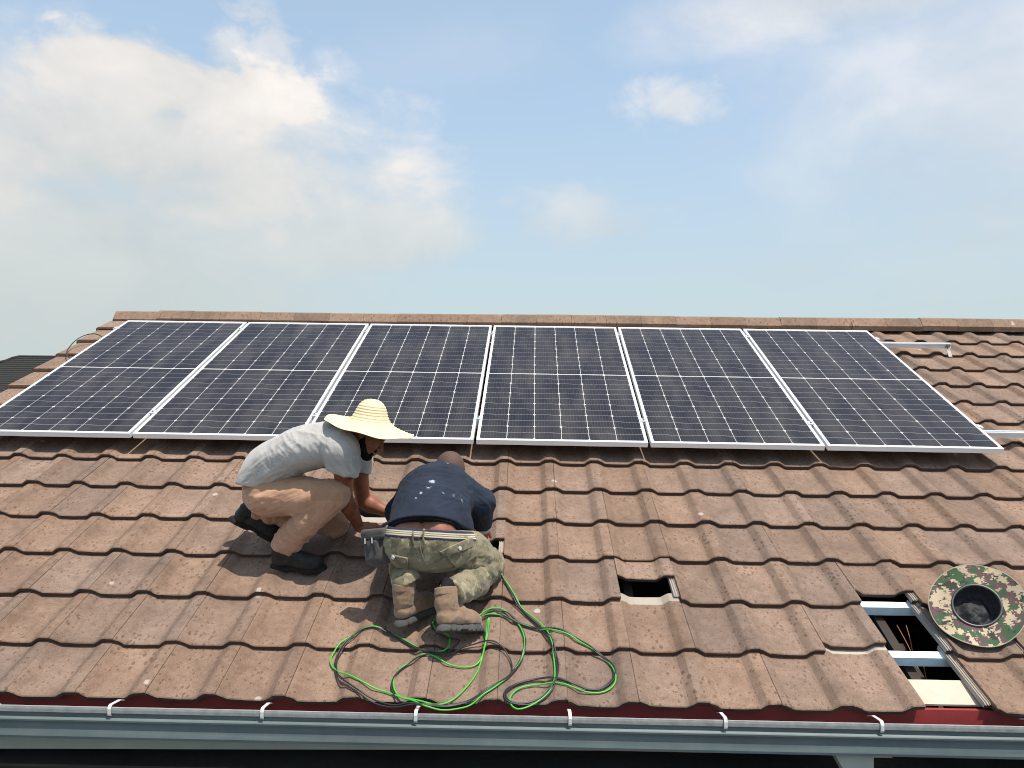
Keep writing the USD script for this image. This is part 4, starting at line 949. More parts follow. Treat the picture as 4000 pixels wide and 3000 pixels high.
def worker_one():
    t = thing('person', W([0.95, 1.05, -0.02]), 'person in a straw hat, grey t-shirt and khaki trousers squatting and reaching down', 'person')
    # joints
    hipR, hipL = V3(.838, 1.045, .335), V3(.825, 1.245, .33); pel = V3(.815, 1.155, .345)
    kneeR = X((722, 640), .985); kneeL = V3(1.125, 1.215, .045)
    fw = -0.028
    heelR, toeR = at_w(880 + 312 / 1.659, 1540 + 1118 / 1.659, fw), at_w(880 + 640 / 1.659, 1540 + 1140 / 1.659, fw)
    ankR = heelR + V3(.062, .012, .105)
    toeL = at_w(880 + 345 / 1.659, 1540 + 985 / 1.659, -0.03) + V3(0, .03, 0); heelL = V3(.585, 1.115, .135); ankL = heelL + V3(.075, .05, .035)
    sp_ = [X(q, 1.155) for q in ((190, 555), (330, 440), (500, 355), (650, 325), (745, 325))]
    neck = X((815, 285), 1.155)
    shR, shL = X((765, 368), 1.0), X((845, 345), 1.32)
    elR = X((772, 668), 1.075); wrR = at_w(880 + 866 / 1.659, 1540 + 856 / 1.659, 0.065)
    elL = X((892, 690), 1.36); wrL = at_w(880 + 1075 / 1.659, 1540 + 775 / 1.659, 0.055)
    skull = X((926, 236), 1.155)
    hf = VN(.80 * IMR - .60 * IMU + 0.05 * IMF); hu = VN(.60 * IMR + .80 * IMU)
    c = Clay((.5, .75, -.12), (1.72, 1.72, .98), 0.004)
    for i in range(4): c.limb(sp_[i], sp_[i + 1], (.04, .10, .12, .12)[i], (.10, .12, .12, .12)[i], .03, flat=(IMU - .3 * IMR, .62))
    c.egg(pel + V3(.03, 0, .0), (.075, .12, .08)); c.limb(shR, shL, .06, .06, .05)
    c.limb(sp_[4], neck, .085, .062, .03); c.limb(neck, skull - hf * .03 - hu * .03, .058, .056, .03)
    head(c, skull, hf, hu, 1.02)
    for a, b, d in ((shR, elR, wrR), (shL, elL, wrL)):
        dl = a + (b - a) * .3
        c.chain([a, dl, b], [.058, .054, .041], .03); m_ = b + (d - b) * .28; c.chain([b, m_, d], [.041, .044, .0275], .02, )
    for a, b, d in ((hipR, kneeR, ankR), (hipL, kneeL, ankL)): c.chain([a, b, d], [.07, .05, .035], .03)
    dR = VN(V3(.95, -.02, -.10)); hand(c, wrR, dR, GUP + .2 * IMR, V3(0, 1, 0.1), 0.55, .12, 1.0)
    dL = VN(V3(.86, .30, -.25)); hand(c, wrL, dL, GUP, V3(0, -1, 0), 0.5, .1, 1.0)
    put(t, 'body', roofmesh(c.mesh(1)), SKIN1, smooth=True)
    # trousers
    c = Clay((.5, .8, -.1), (1.42, 1.5, .62), 0.005)
    c.egg(pel + V3(-.005, 0, .01), (.115, .165, .115), None, .03); c.egg(pel + V3(-.012, -.075, -.015), (.105, .095, .105), None, .04); c.egg(pel + V3(-.012, .075, -.015), (.105, .095, .105), None, .04)
    mid = hipR + (kneeR - hipR) * .5 + V3(0, 0, -.012)
    c.chain([hipR, mid, kneeR - V3(.012, 0, .008)], [.103, .090, .072], .04)
    sh = kneeR + (ankR - kneeR) * .45 + V3(-.012, 0, .0)
    c.chain([kneeR - V3(.012, 0, .008), sh, ankR + V3(.012, .004, .028)], [.073, .068, .064], .02)
    mid = hipL + (kneeL - hipL) * .5
    c.chain([hipL, mid, kneeL], [.11, .092, .068], .04)
    c.chain([kneeL, kneeL + (ankL - kneeL) * .5 + V3(0, 0, .01), ankL + V3(.06, .005, -.01)], [.066, .064, .060], .02)
    c.plane(ankR + V3(.0, 0, .012), V3(-.35, -.1, -1), keep=(ankR, .12)); c.plane(ankL + V3(.045, 0, 0), V3(-1, 0, .3), keep=(ankL, .12))
    m = c.mesh(2)
    m = folds(m, [crease(V3(.9, .0, .45), 24, .009, 11, 6.5, near(mid + V3(0, -.1, .06), .42)), crease(V3(.3, .2, 1), 28, .008, 15, 6.0, near(kneeR, .22)),
                  rolls(sh, ankR, 5, .003, 21), crease(V3(.9, .2, .45), 24, .008, 22, 4.5, near(sh + V3(0, 0, -.08), .24)), crease(V3(1, .1, -.3), 26, .006, 27, 5, near(ankR, .16)), crease(V3(1, .6, .1), 28, .006, 41, 5, near(hipR, .25)), rolls(kneeL, ankL, 6, .003, 25), crease(V3(.1, .4, .9), 24, .007, 29, 4, near((kneeL + ankL) / 2, .25))])
    tr = put(t, 'trousers', roofmesh(m), KHAKI, smooth=True)
    fxa, fya, fza = frame_of(V3(-.25, -.9, .1), V3(1, 0, -.5))
    bb = trimesh.creation.box([.035, .022, .004]); bb.vertices = W(bb.vertices @ np.array([fxa, fya, fza]) + X((238, 648), .985)); put(tr, 'leather_tag', bb, plain('brown_leather', (.2, .1, .05), .6))
    # t-shirt
    c = Clay((.5, .8, .1), (1.5, 1.6, .85), 0.005)
    fl = (IMU - .35 * IMR, .70)
    c.limb(X((120, 590), 1.15), sp_[0] + V3(.02, 0, .02), .158, .158, .04, flat=(IMU * .8 - .5 * IMR, .80)); c.limb(sp_[0] + V3(.02, 0, .02), sp_[1], .158, .150, .05, flat=(IMU - .6 * IMR, .76))
    c.limb(sp_[1], sp_[2], .150, .152, .05, flat=(IMU - .5 * IMR, .74)); c.limb(sp_[2], sp_[3], .152, .158, .05, flat=(IMU - .2 * IMR, .70)); c.limb(sp_[3], sp_[4], .158, .140, .05, flat=(IMU - .1 * IMR, .66))
    c.plane(X((190, 600), 1.0), -.15 * IMR - IMU); c.plane(X((112, 545), 1.1), -IMR + .35 * IMU)
    c.limb(shR + V3(-.02, .03, .01), shL + V3(-.02, -.03, .01), .082, .082, .05); c.limb(sp_[4], neck + V3(-.012, 0, .0), .105, .078, .04)
    for a, b in ((shR, elR), (shL, elL)):
        d = VN(b - a); e = a + d * .165; c2 = Clay((.5, .8, .1), (1.5, 1.6, .85), 0.005); c2.chain([a + V3(-.012, 0, 0), a + d * .09, e], [.077, .075, .073], .03); c2.plane(e - d * .02, -.36 * IMR - .93 * IMU); h_ = np.maximum(.03 - np.abs(c.f - c2.f), 0) / .03; c.f = np.minimum(c.f, c2.f) - h_ * h_ * .03 * .25
    c.plane(neck + V3(.022, 0, .018), VN(neck - sp_[4]) + .1 * IMU, keep=(neck, .11))
    m = c.mesh(2)
    m = folds(m, [crease(V3(.55, .1, -.8), 19, .0105, 51, 9.0, near(X((520, 400), 1.0), .30)), crease(V3(.8, .3, .5), 24, .007, 57, 8.0, near(X((260, 520), 1.0), .22)), crease(V3(.3, 0, -1), 24, .008, 61, 8, near(shR + V3(0, 0, -.05), .17)),
                  crease(V3(.5, .1, -.9), 24, .007, 63, 8, near(shL, .2))])
    put(t, 't_shirt', roofmesh(m), TEE, smooth=True)
    # shoes
    for (h_, to, up_, nm) in ((heelR, toeR, V3(0, .06, 1), 'a'), (heelL, toeL, V3(.42, .25, .85), 'b')):
        lo, hi = np.minimum(h_, to) - .15, np.maximum(h_, to) + .22
        cu, cs = Clay(lo, hi, .004), Clay(lo, hi, .004); P, B, L = shoe(cu, cs, h_, to, up_, 1, .030, 1.04)
        m = folds(cu.mesh(2), [crease(B[1], 40, .0025, 71, 3.0)])
        s_ = put(t, 'shoe', roofmesh(m), SHOE, smooth=True); put(s_, 'sole', roofmesh(cs.mesh(1)), SOLE, smooth=True)
        for j in range(4): put(s_, 'shoe_lace', tube(W(np.array([P(.34 + .075 * j, -.026, .116 - .013 * j), P(.36 + .075 * j, 0, .130 - .0145 * j), P(.34 + .075 * j, .026, .116 - .013 * j)])), .0022, 5), plain('brown_lace', (.09, .05, .035), .8) if j == 0 and nm == 'a' else '/World/Looks/brown_lace')
        a = ankR if nm == 'a' else ankL
        k2 = kneeR if nm == 'a' else kneeL
        put(t, 'sock', tube(W(np.array([P(.2, 0, .06), P(.19, 0, .11), a + VN(k2 - a) * .05])), [.038, .036, .036], 14), SOCK, smooth=True)
    tag_ = trimesh.creation.box([.014, .003, .006]); P = lambda a, b, h: heelR + VN(toeR - heelR) * a * .26 + h * GUP; tag_.vertices = W(tag_.vertices @ np.array([VN(toeR - heelR), IMF, IMU]) + P(.5, 0, .04) + V3(0, -.044, 0)); put(t, 'shoe_tag', tag_, plain('red_tag', (.5, .03, .03), .5))
    # hair, beard and hat
    B, P = head(Clay((0, 0, 0), (.02, .02, .02), .01), skull, hf, hu, 1.02)
    c = Clay(skull - .2, skull + .2, .004)
    c.egg(P(-.018, 0, .026), np.array([.094, .0795, .088]) * 1.02, B, .01); c.plane(P(.035, 0, 0), hf * .8 - hu * .35); c.plane(P(-.03, 0, -.055), -hu + hf * .2)
    put(t, 'hair', roofmesh(c.mesh(1)), HAIR, smooth=True)
    c = Clay(skull - .2, skull + .2, .0035)
    for sg in (1, -1): c.limb(P(.008, .066 * sg, -.03), P(.025, .048 * sg, -.075), .010, .020, .02); c.limb(P(.022, .047 * sg, -.068), P(.070, .018 * sg, -.106), .0285, .0245, .02); c.limb(P(.088, .024 * sg, -.078), P(.084, .022 * sg, -.098), .008, .012, .01)
    c.egg(P(.078, 0, -.106), np.array([.0225, .026, .018]), B, .015); c.limb(P(.094, .022, -.062), P(.094, -.022, -.062), .006, .006, .006)
    c.plane(P(.0955, 0, -.09), hf, keep=(P(.1, 0, -.078), .0001))
    put(t, 'beard', roofmesh(c.mesh(1)), HAIR, smooth=True)
    for sg in (1, -1): put(t, 'eyebrow', tube(W(np.array([P(.094, .014 * sg, .010), P(.093, .030 * sg, .015), P(.082, .047 * sg, .009)])), [.004, .0045, .003], 6), HAIR)
    for sg in (1, -1): ey = trimesh.creation.icosphere(2, .0108); ey.vertices = W(ey.vertices + P(.0775, .032 * sg, -.009)); put(t, 'eye', ey, plain('eye_white', (.22, .19, .17), .3) if sg == 1 else '/World/Looks/eye_white', smooth=True); ey = trimesh.creation.icosphere(1, .005); ey.vertices = W(ey.vertices + P(.0860, .031 * sg, -.010)); put(t, 'iris', ey, HAIR, smooth=True)
    ha = VN(.13 * IMR + IMU - .04 * IMF); ho = X((936, 206), 1.155)
    h_ = straw_hat(t, ho, ha, IMR - .12 * IMU)
    put(h_, 'chin_string', tube(W(spline(np.array([X((918, 238), 1.07), X((912, 275), 1.085), X((900, 310), 1.10), X((888, 345), 1.115)]), 12)), .0016, 5), plain('white_string', (.7, .68, .62), .7))
worker_one()

# ------------------------------------------------------------------ the worker in the dark shirt
NAVY_CENTRES = None
def navy_material(centres):
    n = {'g': ('geometry', {}), 'a': ('noise_texture', {'scale': 6.0, 'detail': 6.0, 'roughness': 0.6}), 'r': ('rgb_ramp', {'ramp': [(0.3, (0.012, 0.017, 0.030)), (0.72, (0.024, 0.033, 0.053))]}),
         'bn': ('noise_texture', {'scale': 60.0, 'detail': 5.0, 'roughness': 0.6, 'distortion': 0.8}), 'b': ('bump', {'strength': 0.4, 'distance': 0.004}), 'm': ('mix', {'color2': (0.34, 0.38, 0.44)}),
         'sp': ('noise_texture', {'scale': 60.0, 'detail': 5.0, 'roughness': 0.7, 'distortion': 0.6}), 'p': ('principled_bsdf', {'roughness': 0.9, 'specular_ior_level': 0.2, 'sheen_weight': 0.02})}
    l = [('g.position', k + '.vector') for k in ('a', 'bn', 'sp')] + [('a.fac', 'r.fac'), ('bn.fac', 'b.height'), ('b.normal', 'p.normal'), ('r.color', 'm.color1')]
    prev = None
    for k, (c, r, off) in enumerate(centres):
        n[f'd{k}'] = ('vector_math', {'math_type': 'distance', 'vector2': tuple(map(float, W(c)))}); n[f'f{k}'] = ('map_range', {'from_min': r * .3, 'from_max': r, 'to_min': off, 'to_max': -0.2}); n[f'a{k}'] = ('math', {'math_type': 'add'})
        l += [('g.position', f'd{k}.vector1'), (f'd{k}.value', f'f{k}.value'), (f'f{k}.result', f'a{k}.value1'), ('sp.fac', f'a{k}.value2')]
        if prev is None: prev = f'a{k}.value'
        else: n[f'x{k}'] = ('math', {'math_type': 'maximum'}); l += [(prev, f'x{k}.value1'), (f'a{k}.value', f'x{k}.value2')]; prev = f'x{k}.value'
    n['th'] = ('map_range', {'from_min': 0.60, 'from_max': 0.70, 'to_max': 0.7}); l += [(prev, 'th.value'), ('th.result', 'm.fac'), ('m.color', 'p.base_color')]
    return mat('navy_cotton', n, l)
CAMO = camo_material('faded_camouflage', [((0.205, 0.178, 0.11), 0), ((0.125, 0.114, 0.068), 0.54), ((0.31, 0.275, 0.185), 0.585)], 13.0, 0.0)
NUBUCK = cloth('tan_nubuck', (0.18, 0.115, 0.072), (0.30, 0.205, 0.135), 16.0)
GREYCLOTH = cloth('grey_nylon', (0.05, 0.045, 0.044), (0.10, 0.09, 0.087), 14.0)
SOLE2 = plain('dark_grey_rubber', (0.055, 0.055, 0.052), 0.85, 0.4, 40, 0.003, 90)
def belt_material(p, ax, half):
    n = {'g': ('geometry', {}), 's': ('vector_math', {'math_type': 'subtract', 'vector2': tuple(map(float, W(p)))}), 'd': ('vector_math', {'math_type': 'dot_product', 'vector2': tuple(map(float, Q @ VN(ax)))}),
         'm': ('map_range', {'from_min': -half, 'from_max': half}), 'r': ('rgb_ramp', {'interpolate': False, 'ramp': [(0, (.018, .018, .045)), (.24, (.48, .42, .30)), (.38, (.14, .12, .07)), (.46, (.52, .46, .34)), (.56, (.14, .12, .07)), (.64, (.48, .42, .30)), (.76, (.018, .018, .045))]}),
         'p': ('principled_bsdf', {'roughness': 0.8})}
    return mat('striped_webbing', n, [('g.position', 's.vector1'), ('s.vector', 'd.vector1'), ('d.value', 'm.value'), ('m.result', 'r.fac'), ('r.color', 'p.base_color')])
def worker_two():
    t = thing('person', W([1.70, 0.72, -0.02]), 'person in a dark paint-stained shirt, camouflage trousers and tan boots, kneeling bent forward', 'person')
    pel = V3(1.690, .700, .325); wst = V3(1.692, .742, .345)
    hipR, hipL = V3(1.785, .705, .295), V3(1.605, .705, .295)
    kneeR = V3(2.015, .850, .075); kneeL = V3(1.54, .93, .13)
    fR, fL = VN(V3(.56, .62, -.55)), VN(V3(.50, .80, -.30))
    heelR = at_w(880 + 1395 / 1.659, 1540 + 1540 / 1.659, .115); toeR = heelR + fR * .285
    heelL = at_w(880 + 1120 / 1.659, 1540 + 1505 / 1.659, .035); toeL = heelL + fL * .285
    upR, upL = V3(-.02, .80, .62), V3(.02, .50, .86)
    up_ = lambda f, u: VN(u - f * (u @ f))
    bR, bL = up_(fR, upR), up_(fL, upL)
    ankR, ankL = heelR + fR * .06 + bR * .125, heelL + fL * .06 + bL * .125
    shM = V3(1.727, 1.125, .345); shR, shL = V3(1.868, 1.095, .315), V3(1.592, 1.105, .325)
    sp_ = [wst, V3(1.70, .86, .355), V3(1.715, 1.00, .365), shM]
    skull = V3(1.768, 1.245, .36); hf = VN(V3(.02, .30, -.95)); hu = VN(V3(0.02, .95, .30))
    elR, wrR = V3(1.985, 1.06, .215), V3(1.995, .985, .015); elR = X((1655, 700), 1.06); wrR = X((1668, 850), 1.11)
    elL, wrL = V3(1.50, 1.13, .19), V3(1.46, 1.36, .045)
    c = Clay((1.32, .35, -.12), (2.2, 1.62, .72), 0.004)
    fl = (V3(0, -.42, .9), .66)
    c.limb(pel + V3(0, .03, 0), wst, .142, .140, .03, flat=(V3(0, -.45, .89), .88))
    for i in range(3): c.limb(sp_[i], sp_[i + 1], (.14, .145, .15)[i], (.145, .15, .13)[i], .04, flat=fl)
    bk = V3(0, -.42, .91); cl = pel + bk * .118
    c.egg(pel + V3(-.060, -.0, .012), (.088, .10, .112), None, .02); c.egg(pel + V3(.070, -.0, .012), (.088, .10, .112), None, .02)
    c.limb(cl + V3(0, -.08, -.04), cl + V3(.003, .03, .012), .012, .006, .012, cut=True)
    c.limb(shR, shL, .06, .06, .05); c.limb(shM, skull + V3(-.005, -.05, .015), .075, .062, .04); head(c, skull, hf, hu, 1.02)
    c.chain([shR, elR, wrR], [.058, .043, .03], .03); c.chain([shL, elL, wrL], [.058, .043, .03], .03)
    c.chain([hipR, kneeR, ankR], [.07, .045, .034], .02); c.chain([hipL, kneeL, ankL], [.07, .045, .034], .02)
    hand(c, wrR, V3(.05, .35, -.93), V3(.5, -.8, .2), V3(-1, 0, 0), .45, .1, 1.0); hand(c, wrL, V3(-.25, .85, -.45), GUP, V3(1, 0, 0), .5, .1, 1.0)
    put(t, 'body', roofmesh(c.mesh(1)), SKIN2, smooth=True)
    # short hair
    B, P = head(Clay((0, 0, 0), (.02, .02, .02), .01), skull, hf, hu, 1.02)
    c = Clay(skull - .2, skull + .2, .004); c.egg(P(-.014, 0, .026), np.array([.0995, .080, .0945]) * 1.02, B, .01); c.plane(P(.04, 0, 0), hf); c.plane(P(-.01, 0, -.045), -hu); c.egg(P(.02, 0, .09), (.06, .06, .05), B, .002, cut=True)
    put(t, 'hair', roofmesh(c.mesh(1)), plain('cropped_hair', (.085, .045, .032), .75, .35, 120, .003, 400), smooth=True)
    # trousers
    c = Clay((1.3, .25, -.1), (2.2, 1.2, .62), 0.005)
    c.limb(pel + V3(.01, .0, 0), wst + V3(.01, .03, .01), .160, .157, .04, flat=(V3(0, -.45, .89), .87))
    c.egg(pel + V3(-.070, -.04, .012), (.108, .112, .112), None, .05); c.egg(pel + V3(.085, -.04, .012), (.112, .112, .112), None, .05)
    c.chain([hipR + V3(.0, 0, -.01), hipR + (kneeR - hipR) * .5, kneeR + V3(-.02, -.01, .01)], [.115, .10, .078], .05)
    mR = kneeR + (ankR - kneeR) * .5 + V3(0.012, .01, -.01)
    c.chain([kneeR + V3(-.012, -.012, .0), mR, ankR + V3(.018, .05, .02)], [.073, .068, .062], .006)
    c.chain([hipL, kneeL], [.104, .08], .05); c.chain([kneeL, kneeL + (ankL - kneeL) * .5, ankL + bL * .06 + V3(0.008, .012, 0)], [.074, .068, .068], .008)
    wax = VN(V3(.05, .55, .83)); c.plane(wst + V3(0, -.13, .088), wax, keep=(wst, .32))
    c.plane(ankR + V3(.008, .028, .01), VN(ankR - kneeR) + .2 * IMU, keep=(ankR, .13)); c.plane(ankL + bL * .058, -bL + .35 * IMR, keep=(ankL, .11))
    base = c.copy(); base_ = c
    m = folds(c.mesh(2), [rolls(kneeR, ankR, 6, .0035, 81), crease(V3(.7, -.5, .6), 24, .008, 82, 4, near(mR, .22)), crease(V3(.9, .5, -.3), 18, .008, 83, 4.0, near(hipR + V3(.08, 0, -.05), .26)), crease(V3(.8, .4, .2), 22, .006, 87, 6, near(pel + V3(0, -.1, 0), .35)), crease(V3(0, .3, 1), 20, .006, 89, 4, near(kneeL, .2)), crease(V3(.2, .8, -.3), 22, .006, 93, 3, near(kneeR, .14))])
    tr = put(t, 'trousers', roofmesh(m), CAMO, smooth=True)
    # pockets with a flap and a button, seams and belt loops laid on the cloth
    tm = m
    def on(q, v=.6, lift=0.0):
        o = CAMC; d = VN(X(q, v) - o); loc, _, tri = tm.ray.intersects_location([o], [d], multiple_hits=False)
        return (loc[0] + tm.face_normals[tri[0]] * lift, tm.face_normals[tri[0]]) if len(loc) else (X(q, v), -d)
    def patch(quad, n1, n2, lift, thick):
        V, Nn = [], []
        for i in range(n1 + 1):
            for j in range(n2 + 1):
                s, r_ = i / n1, j / n2; q = (np.array(quad[0]) * (1 - s) + np.array(quad[1]) * s) * (1 - r_) + (np.array(quad[3]) * (1 - s) + np.array(quad[2]) * s) * r_
                p, nn = on(q); V.append(p); Nn.append(nn)
        V, Nn = np.array(V), np.array(Nn); Nn = VN(Nn + VN(Nn.mean(0))); top, bot = V + Nn * (lift + thick), V + Nn * (lift - .012); F = []; k = n2 + 1; N = len(V)
        for i in range(n1):
            for j in range(n2): a = i * k + j; F += [[a, a + k, a + k + 1], [a, a + k + 1, a + 1]]
        ring = [j for j in range(n2 + 1)] + [i * k + n2 for i in range(1, n1 + 1)] + [n1 * k + j for j in range(n2 - 1, -1, -1)] + [i * k for i in range(n1 - 1, 0, -1)]
        G = []
        for a, b in zip(ring, ring[1:] + ring[:1]): G += [[a, b, b + N], [a, b + N, a + N]]
        m_ = trimesh.Trimesh(np.vstack([top, bot]), np.array(F + G), process=False); trimesh.repair.fix_normals(m_); return m_
    put(tr, 'pocket', roofmesh(patch([(1400, 1010), (1580, 945), (1630, 1040), (1490, 1120)], 8, 6, .004, .006)), CAMO, smooth=40)
    put(tr, 'pocket_flap', roofmesh(patch([(1390, 1018), (1585, 925), (1605, 985), (1410, 1050)], 8, 3, .009, .005)), CAMO, smooth=40)
    put(tr, 'pocket', roofmesh(patch([(1090, 1065), (1185, 1060), (1185, 1120), (1110, 1120)], 5, 4, .004, .006)), CAMO, smooth=40)
    put(tr, 'pocket_flap', roofmesh(patch([(1082, 1035), (1180, 1055), (1182, 1085), (1085, 1070)], 5, 2, .009, .004)), CAMO, smooth=40)
    for q in ((1505, 995), (1100, 1048)):
        p, nn = on(q, .6, .017); cy = trimesh.creation.cylinder(.0085, .006, sections=14); a, b, z = frame_of(nn, IMR); cy.vertices = W(cy.vertices @ np.array([a, b, z]) + p); put(tr, 'button', cy, M_CLIP)
    pts = [on(q, .6, .0008)[0] for q in ((1262, 965), (1265, 1000), (1275, 1040), (1290, 1075), (1300, 1110))]; put(tr, 'seam', tube(W(spline(np.array(pts), 16)), .0028, 6), CAMO)
    # belt
    hb = .023
    for c_, k in ((base, 0),):
        b = base.copy() if False else None
    c = Clay((1.3, .35, .0), (2.1, 1.0, .55), 0.004)
    c.limb(pel + V3(.01, 0, 0), wst + V3(.01, .05, .02), .160, .157, .04, flat=(V3(0, -.45, .89), .87)); c.egg(pel + V3(-.070, -.04, .012), (.108, .112, .112), None, .05); c.egg(pel + V3(.085, -.04, .012), (.112, .112, .112), None, .05); c.chain([hipR + V3(.0, 0, -.01), hipR + (kneeR - hipR) * .3], [.115, .108], .05)
    c.f -= .005; bc = wst + V3(0, -.13, .088) - wax * (hb - .004); c.plane(bc + wax * hb, wax); c.plane(bc - wax * hb, -wax)
    inner = Clay((1.3, .35, .0), (2.1, 1.0, .55), 0.004); inner.limb(pel, wst + wax * .05, .148, .145, .04, flat=(V3(0, -.45, .89), .85)); c.f = np.maximum(c.f, -inner.f)
    put(t, 'belt', roofmesh(c.mesh(1)), belt_material(bc, wax, hb), smooth=40, label='navy and cream striped webbing belt')
    for q0, q1 in (((1213, 905), (1218, 972)), ((1285, 895), (1297, 968))):
        a, b = on((q1[0], q1[1]), .6, .003)[0], on((q0[0], q0[1] + 45), .6, .012)[0]; e = b + wax * .045 + VN(b - pel) * .004
        put(tr, 'belt_loop', tube(W(np.array([a, b, (b + e) / 2 + VN(b - pel) * .004, e])), .0052, 6), CAMO, smooth=True)
    # shirt
    c = Clay((1.35, .5, -.05), (2.2, 1.4, .75), 0.005)
    bot = V3(1.692, .655, .318)
    c.limb(bot + V3(0, -.04, .012), sp_[1], .183, .178, .04, flat=(V3(0, -.45, .9), .86)); c.limb(sp_[1], sp_[2], .178, .186, .05, flat=(fl[0], .76)); c.limb(sp_[2], shM, .186, .160, .05, flat=(fl[0], .69))
    c.limb(shR + V3(-.02, -.01, 0), shL + V3(.02, -.01, 0), .088, .088, .06); c.limb(shM, shM + V3(.012, .085, -.012), .10, .072, .04)
    c.chain([shR, elR, wrR + VN(elR - wrR) * .03], [.086, .068, .054], .04); c.chain([shL, elL, wrL + VN(elL - wrL) * .05], [.086, .068, .05], .04)
    c.limb(V3(1.835, .71, .285), V3(1.845, .83, .30), .065, .075, .04)
    cut = VN(V3(.04, -.80, -.60)); c.plane(V3(1.70, .665, .46), cut, keep=(V3(1.70, .69, .33), .36))
    c.plane(shM + V3(.015, .10, 0), V3(.05, 1, -.25), keep=(shM + V3(.015, .12, 0), .10))
    m = folds(c.mesh(2), [crease(V3(1, .15, -.25), 24, .009, 101, 7, near(V3(1.74, 1.0, .48), .30)), crease(V3(.55, .75, .1), 26, .006, 103, 6, near(V3(1.70, .82, .45), .22)), crease(V3(.2, .4, -.9), 22, .008, 107, 3.5, near(elR, .25)), crease(V3(-.3, .6, .5), 18, .009, 109, 4, near(V3(1.88, .82, .33), .18))])
    sm = m
    def hit(q):
        o = CAMC; d = VN(X(q, 1.0) - o); loc, _, _t = sm.ray.intersects_location([o], [d], multiple_hits=False); return loc[0] if len(loc) else X(q, 1.0)
    cen = [(hit((1340, 563)), .030, .24), (hit((1320, 605)), .034, .14), (hit((1270, 640)), .030, .10), (hit((1230, 675)), .022, .10), (hit((1410, 637)), .022, .12), (hit((1480, 660)), .030, .09), (hit((1535, 690)), .030, .10), (hit((1435, 445)), .022, .12)]
    s_ = put(t, 'shirt', roofmesh(m), navy_material(cen), smooth=True)
    ub = Clay((1.4, .5, .05), (2.0, 1.0, .6), .005); ub.limb(bot + V3(0, -.05, .006), sp_[1], .172, .168, .04, flat=(V3(0, -.45, .9), .855)); ub.plane(V3(1.70, .650, .46), cut); ub.plane(V3(1.7, .80, .4), V3(0, 1, 0))
    put(t, 'undershirt', roofmesh(folds(ub.mesh(2), [crease(V3(1, 0, 0), 16, .004, 120, 4)])), SOCK, smooth=True)
    cu = wrR + VN(elR - wrR) * .012
    put(t, 'glove_cuff', tube(W(np.array([cu + VN(elR - wrR) * .028, cu, cu - VN(elR - wrR) * .035])), [.047, .052, .045], 16), plain('pale_work_glove', (.40, .47, .52), .8, .15, 40), smooth=True)
    # boots
    for h_, to, u_, b_, a, k2 in ((heelR, toeR, upR, bR, ankR, kneeR), (heelL, toeL, upL, bL, ankL, kneeL)):
        lo, hi = np.minimum(h_, to) - .18, np.maximum(h_, to) + .26
        cu, cs = Clay(lo, hi, .004), Clay(lo, hi, .004); P, B, L = shoe(cu, cs, h_, to, u_, 1, .075, 1.06, .038)
        cu.chain([P(.17, 0, .13), P(.19, 0, .185)], [.047, .050], .02); cu.plane(P(.19, 0, .192), B[2]); 
        m = folds(cu.mesh(2), [crease(B[1], 26, .005, 131, 2.5, near(P(.3, 0, .10), .12)), crease(B[2] + B[0], 30, .0025, 133, 3)])
        s_ = put(t, 'boot', roofmesh(m), NUBUCK, smooth=True)
        put(s_, 'boot_sole', roofmesh(cs.mesh(1)), SOLE2, smooth=True)
        g_ = Clay(lo, hi, .004); g_.chain([P(.165, 0, .160), P(.185, 0, .186)], [.0505, .0525], .01); g_.plane(P(.2, 0, .194), B[2]); g_.plane(P(.2, 0, .158), -B[2]); put(s_, 'padded_collar', roofmesh(g_.mesh(2)), NUBUCK, smooth=True)
        for j in range(4): put(s_, 'boot_lace', tube(W(np.array([P(.42 + .045 * j, -.024, .150 - .024 * j), P(.445 + .045 * j, 0, .154 - .024 * j), P(.42 + .045 * j, .024, .150 - .024 * j)])), .0024, 5), '/World/Looks/brown_lace')
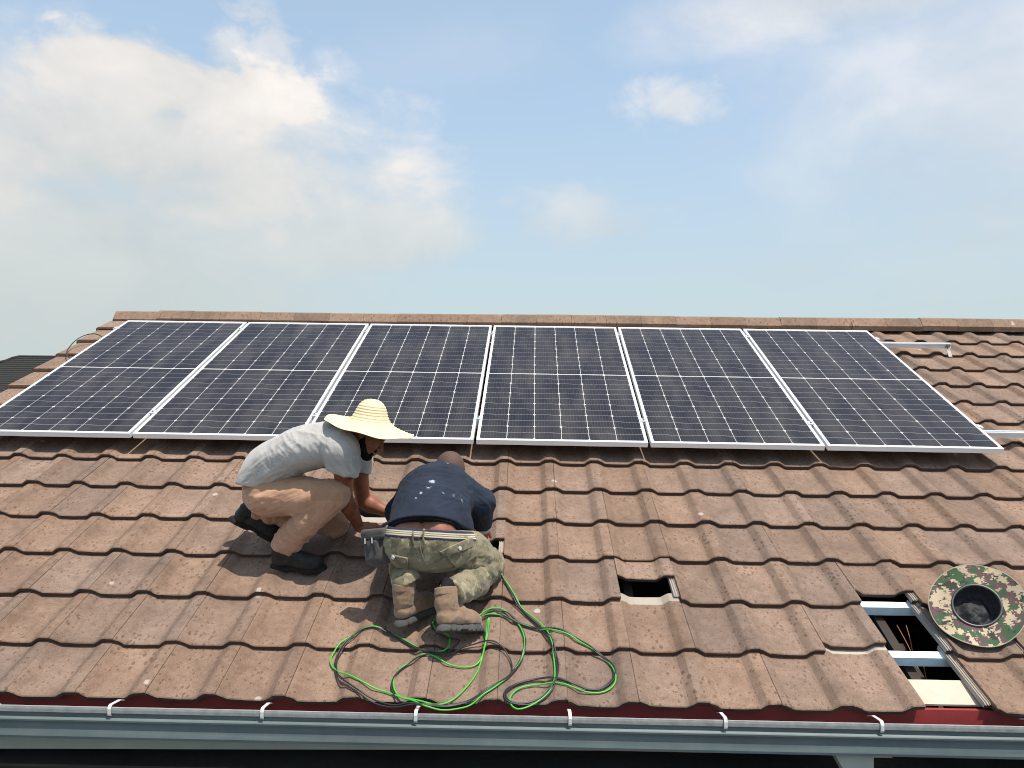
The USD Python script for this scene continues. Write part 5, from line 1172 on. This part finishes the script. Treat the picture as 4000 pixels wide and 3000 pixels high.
        put(t, 'sock', tube(W(np.array([P(.19, 0, .17), P(.19, 0, .20), a + VN(k2 - a) * .10])), [.042, .042, .044], 16), SOCK, smooth=True)
    return tm
worker_two()

# ------------------------------------------------------------------ the pouch at the hip
def pouch():
    o = X((992, 990), .645)
    ez = VN(V3(-.42, -.78, .46)); ey = VN(-.20 * IMR + IMU); ey = VN(ey - ez * (ey @ ez)); ex = np.cross(ey, ez); B = np.array([ex, ey, ez])
    t = thing('waist_pouch', W(o), 'worn grey zipped waist pouch hanging at the hip of the person in camouflage trousers', 'pouch')
    P = lambda a, b, h: o + ex * a + ey * b + ez * h
    c = Clay(o - .2, o + .2, .004); c.brick(P(0, 0, -.01), (.062, .078, .028), B, .026, .01); c.egg(P(0, -.045, 0), (.055, .04, .032), B, .03)
    put(t, 'main_pocket', roofmesh(folds(c.mesh(2), [crease(ey + .3 * ex, 26, .007, 141, 3)])), GREYCLOTH, smooth=True)
    c = Clay(o - .2, o + .2, .004); c.brick(P(-.012, -.012, .022), (.044, .052, .016), B, .014, .01); put(t, 'front_pocket', roofmesh(folds(c.mesh(2), [crease(ey, 30, .006, 145, 3)])), GREYCLOTH, smooth=True)
    c = Clay(o - .2, o + .2, .004); c.brick(P(-.004, .062, .008), (.066, .024, .034), B, .012, .01); put(t, 'flap', roofmesh(folds(c.mesh(2), [crease(ex, 24, .004, 149, 3)])), GREYCLOTH, smooth=True)
    for a in (-.034, .006):
        put(t, 'zip', tube(W(np.array([P(a - .012, .05, .043), P(a, .02, .045), P(a + .006, -.03, .042)])), .0026, 6), M_BLACK)
        put(t, 'zip_pull', box(-.0035, .0035, -.012, .012, -.0015, .0015, roof=False), M_RAIL) if False else None
        zp = trimesh.creation.box([.007, .026, .003]); zp.vertices = W(zp.vertices @ B + P(a - .004, .034, .050)); put(t, 'zip_pull', zp, M_RAIL)
    put(t, 'strap', tube(W(np.array([P(-.01, .07, -.01), P(.03, .10, -.012), P(.075, .115, -.02), P(.11, .12, -.04)])), .008, 8), M_BLACK, smooth=True)
pouch()
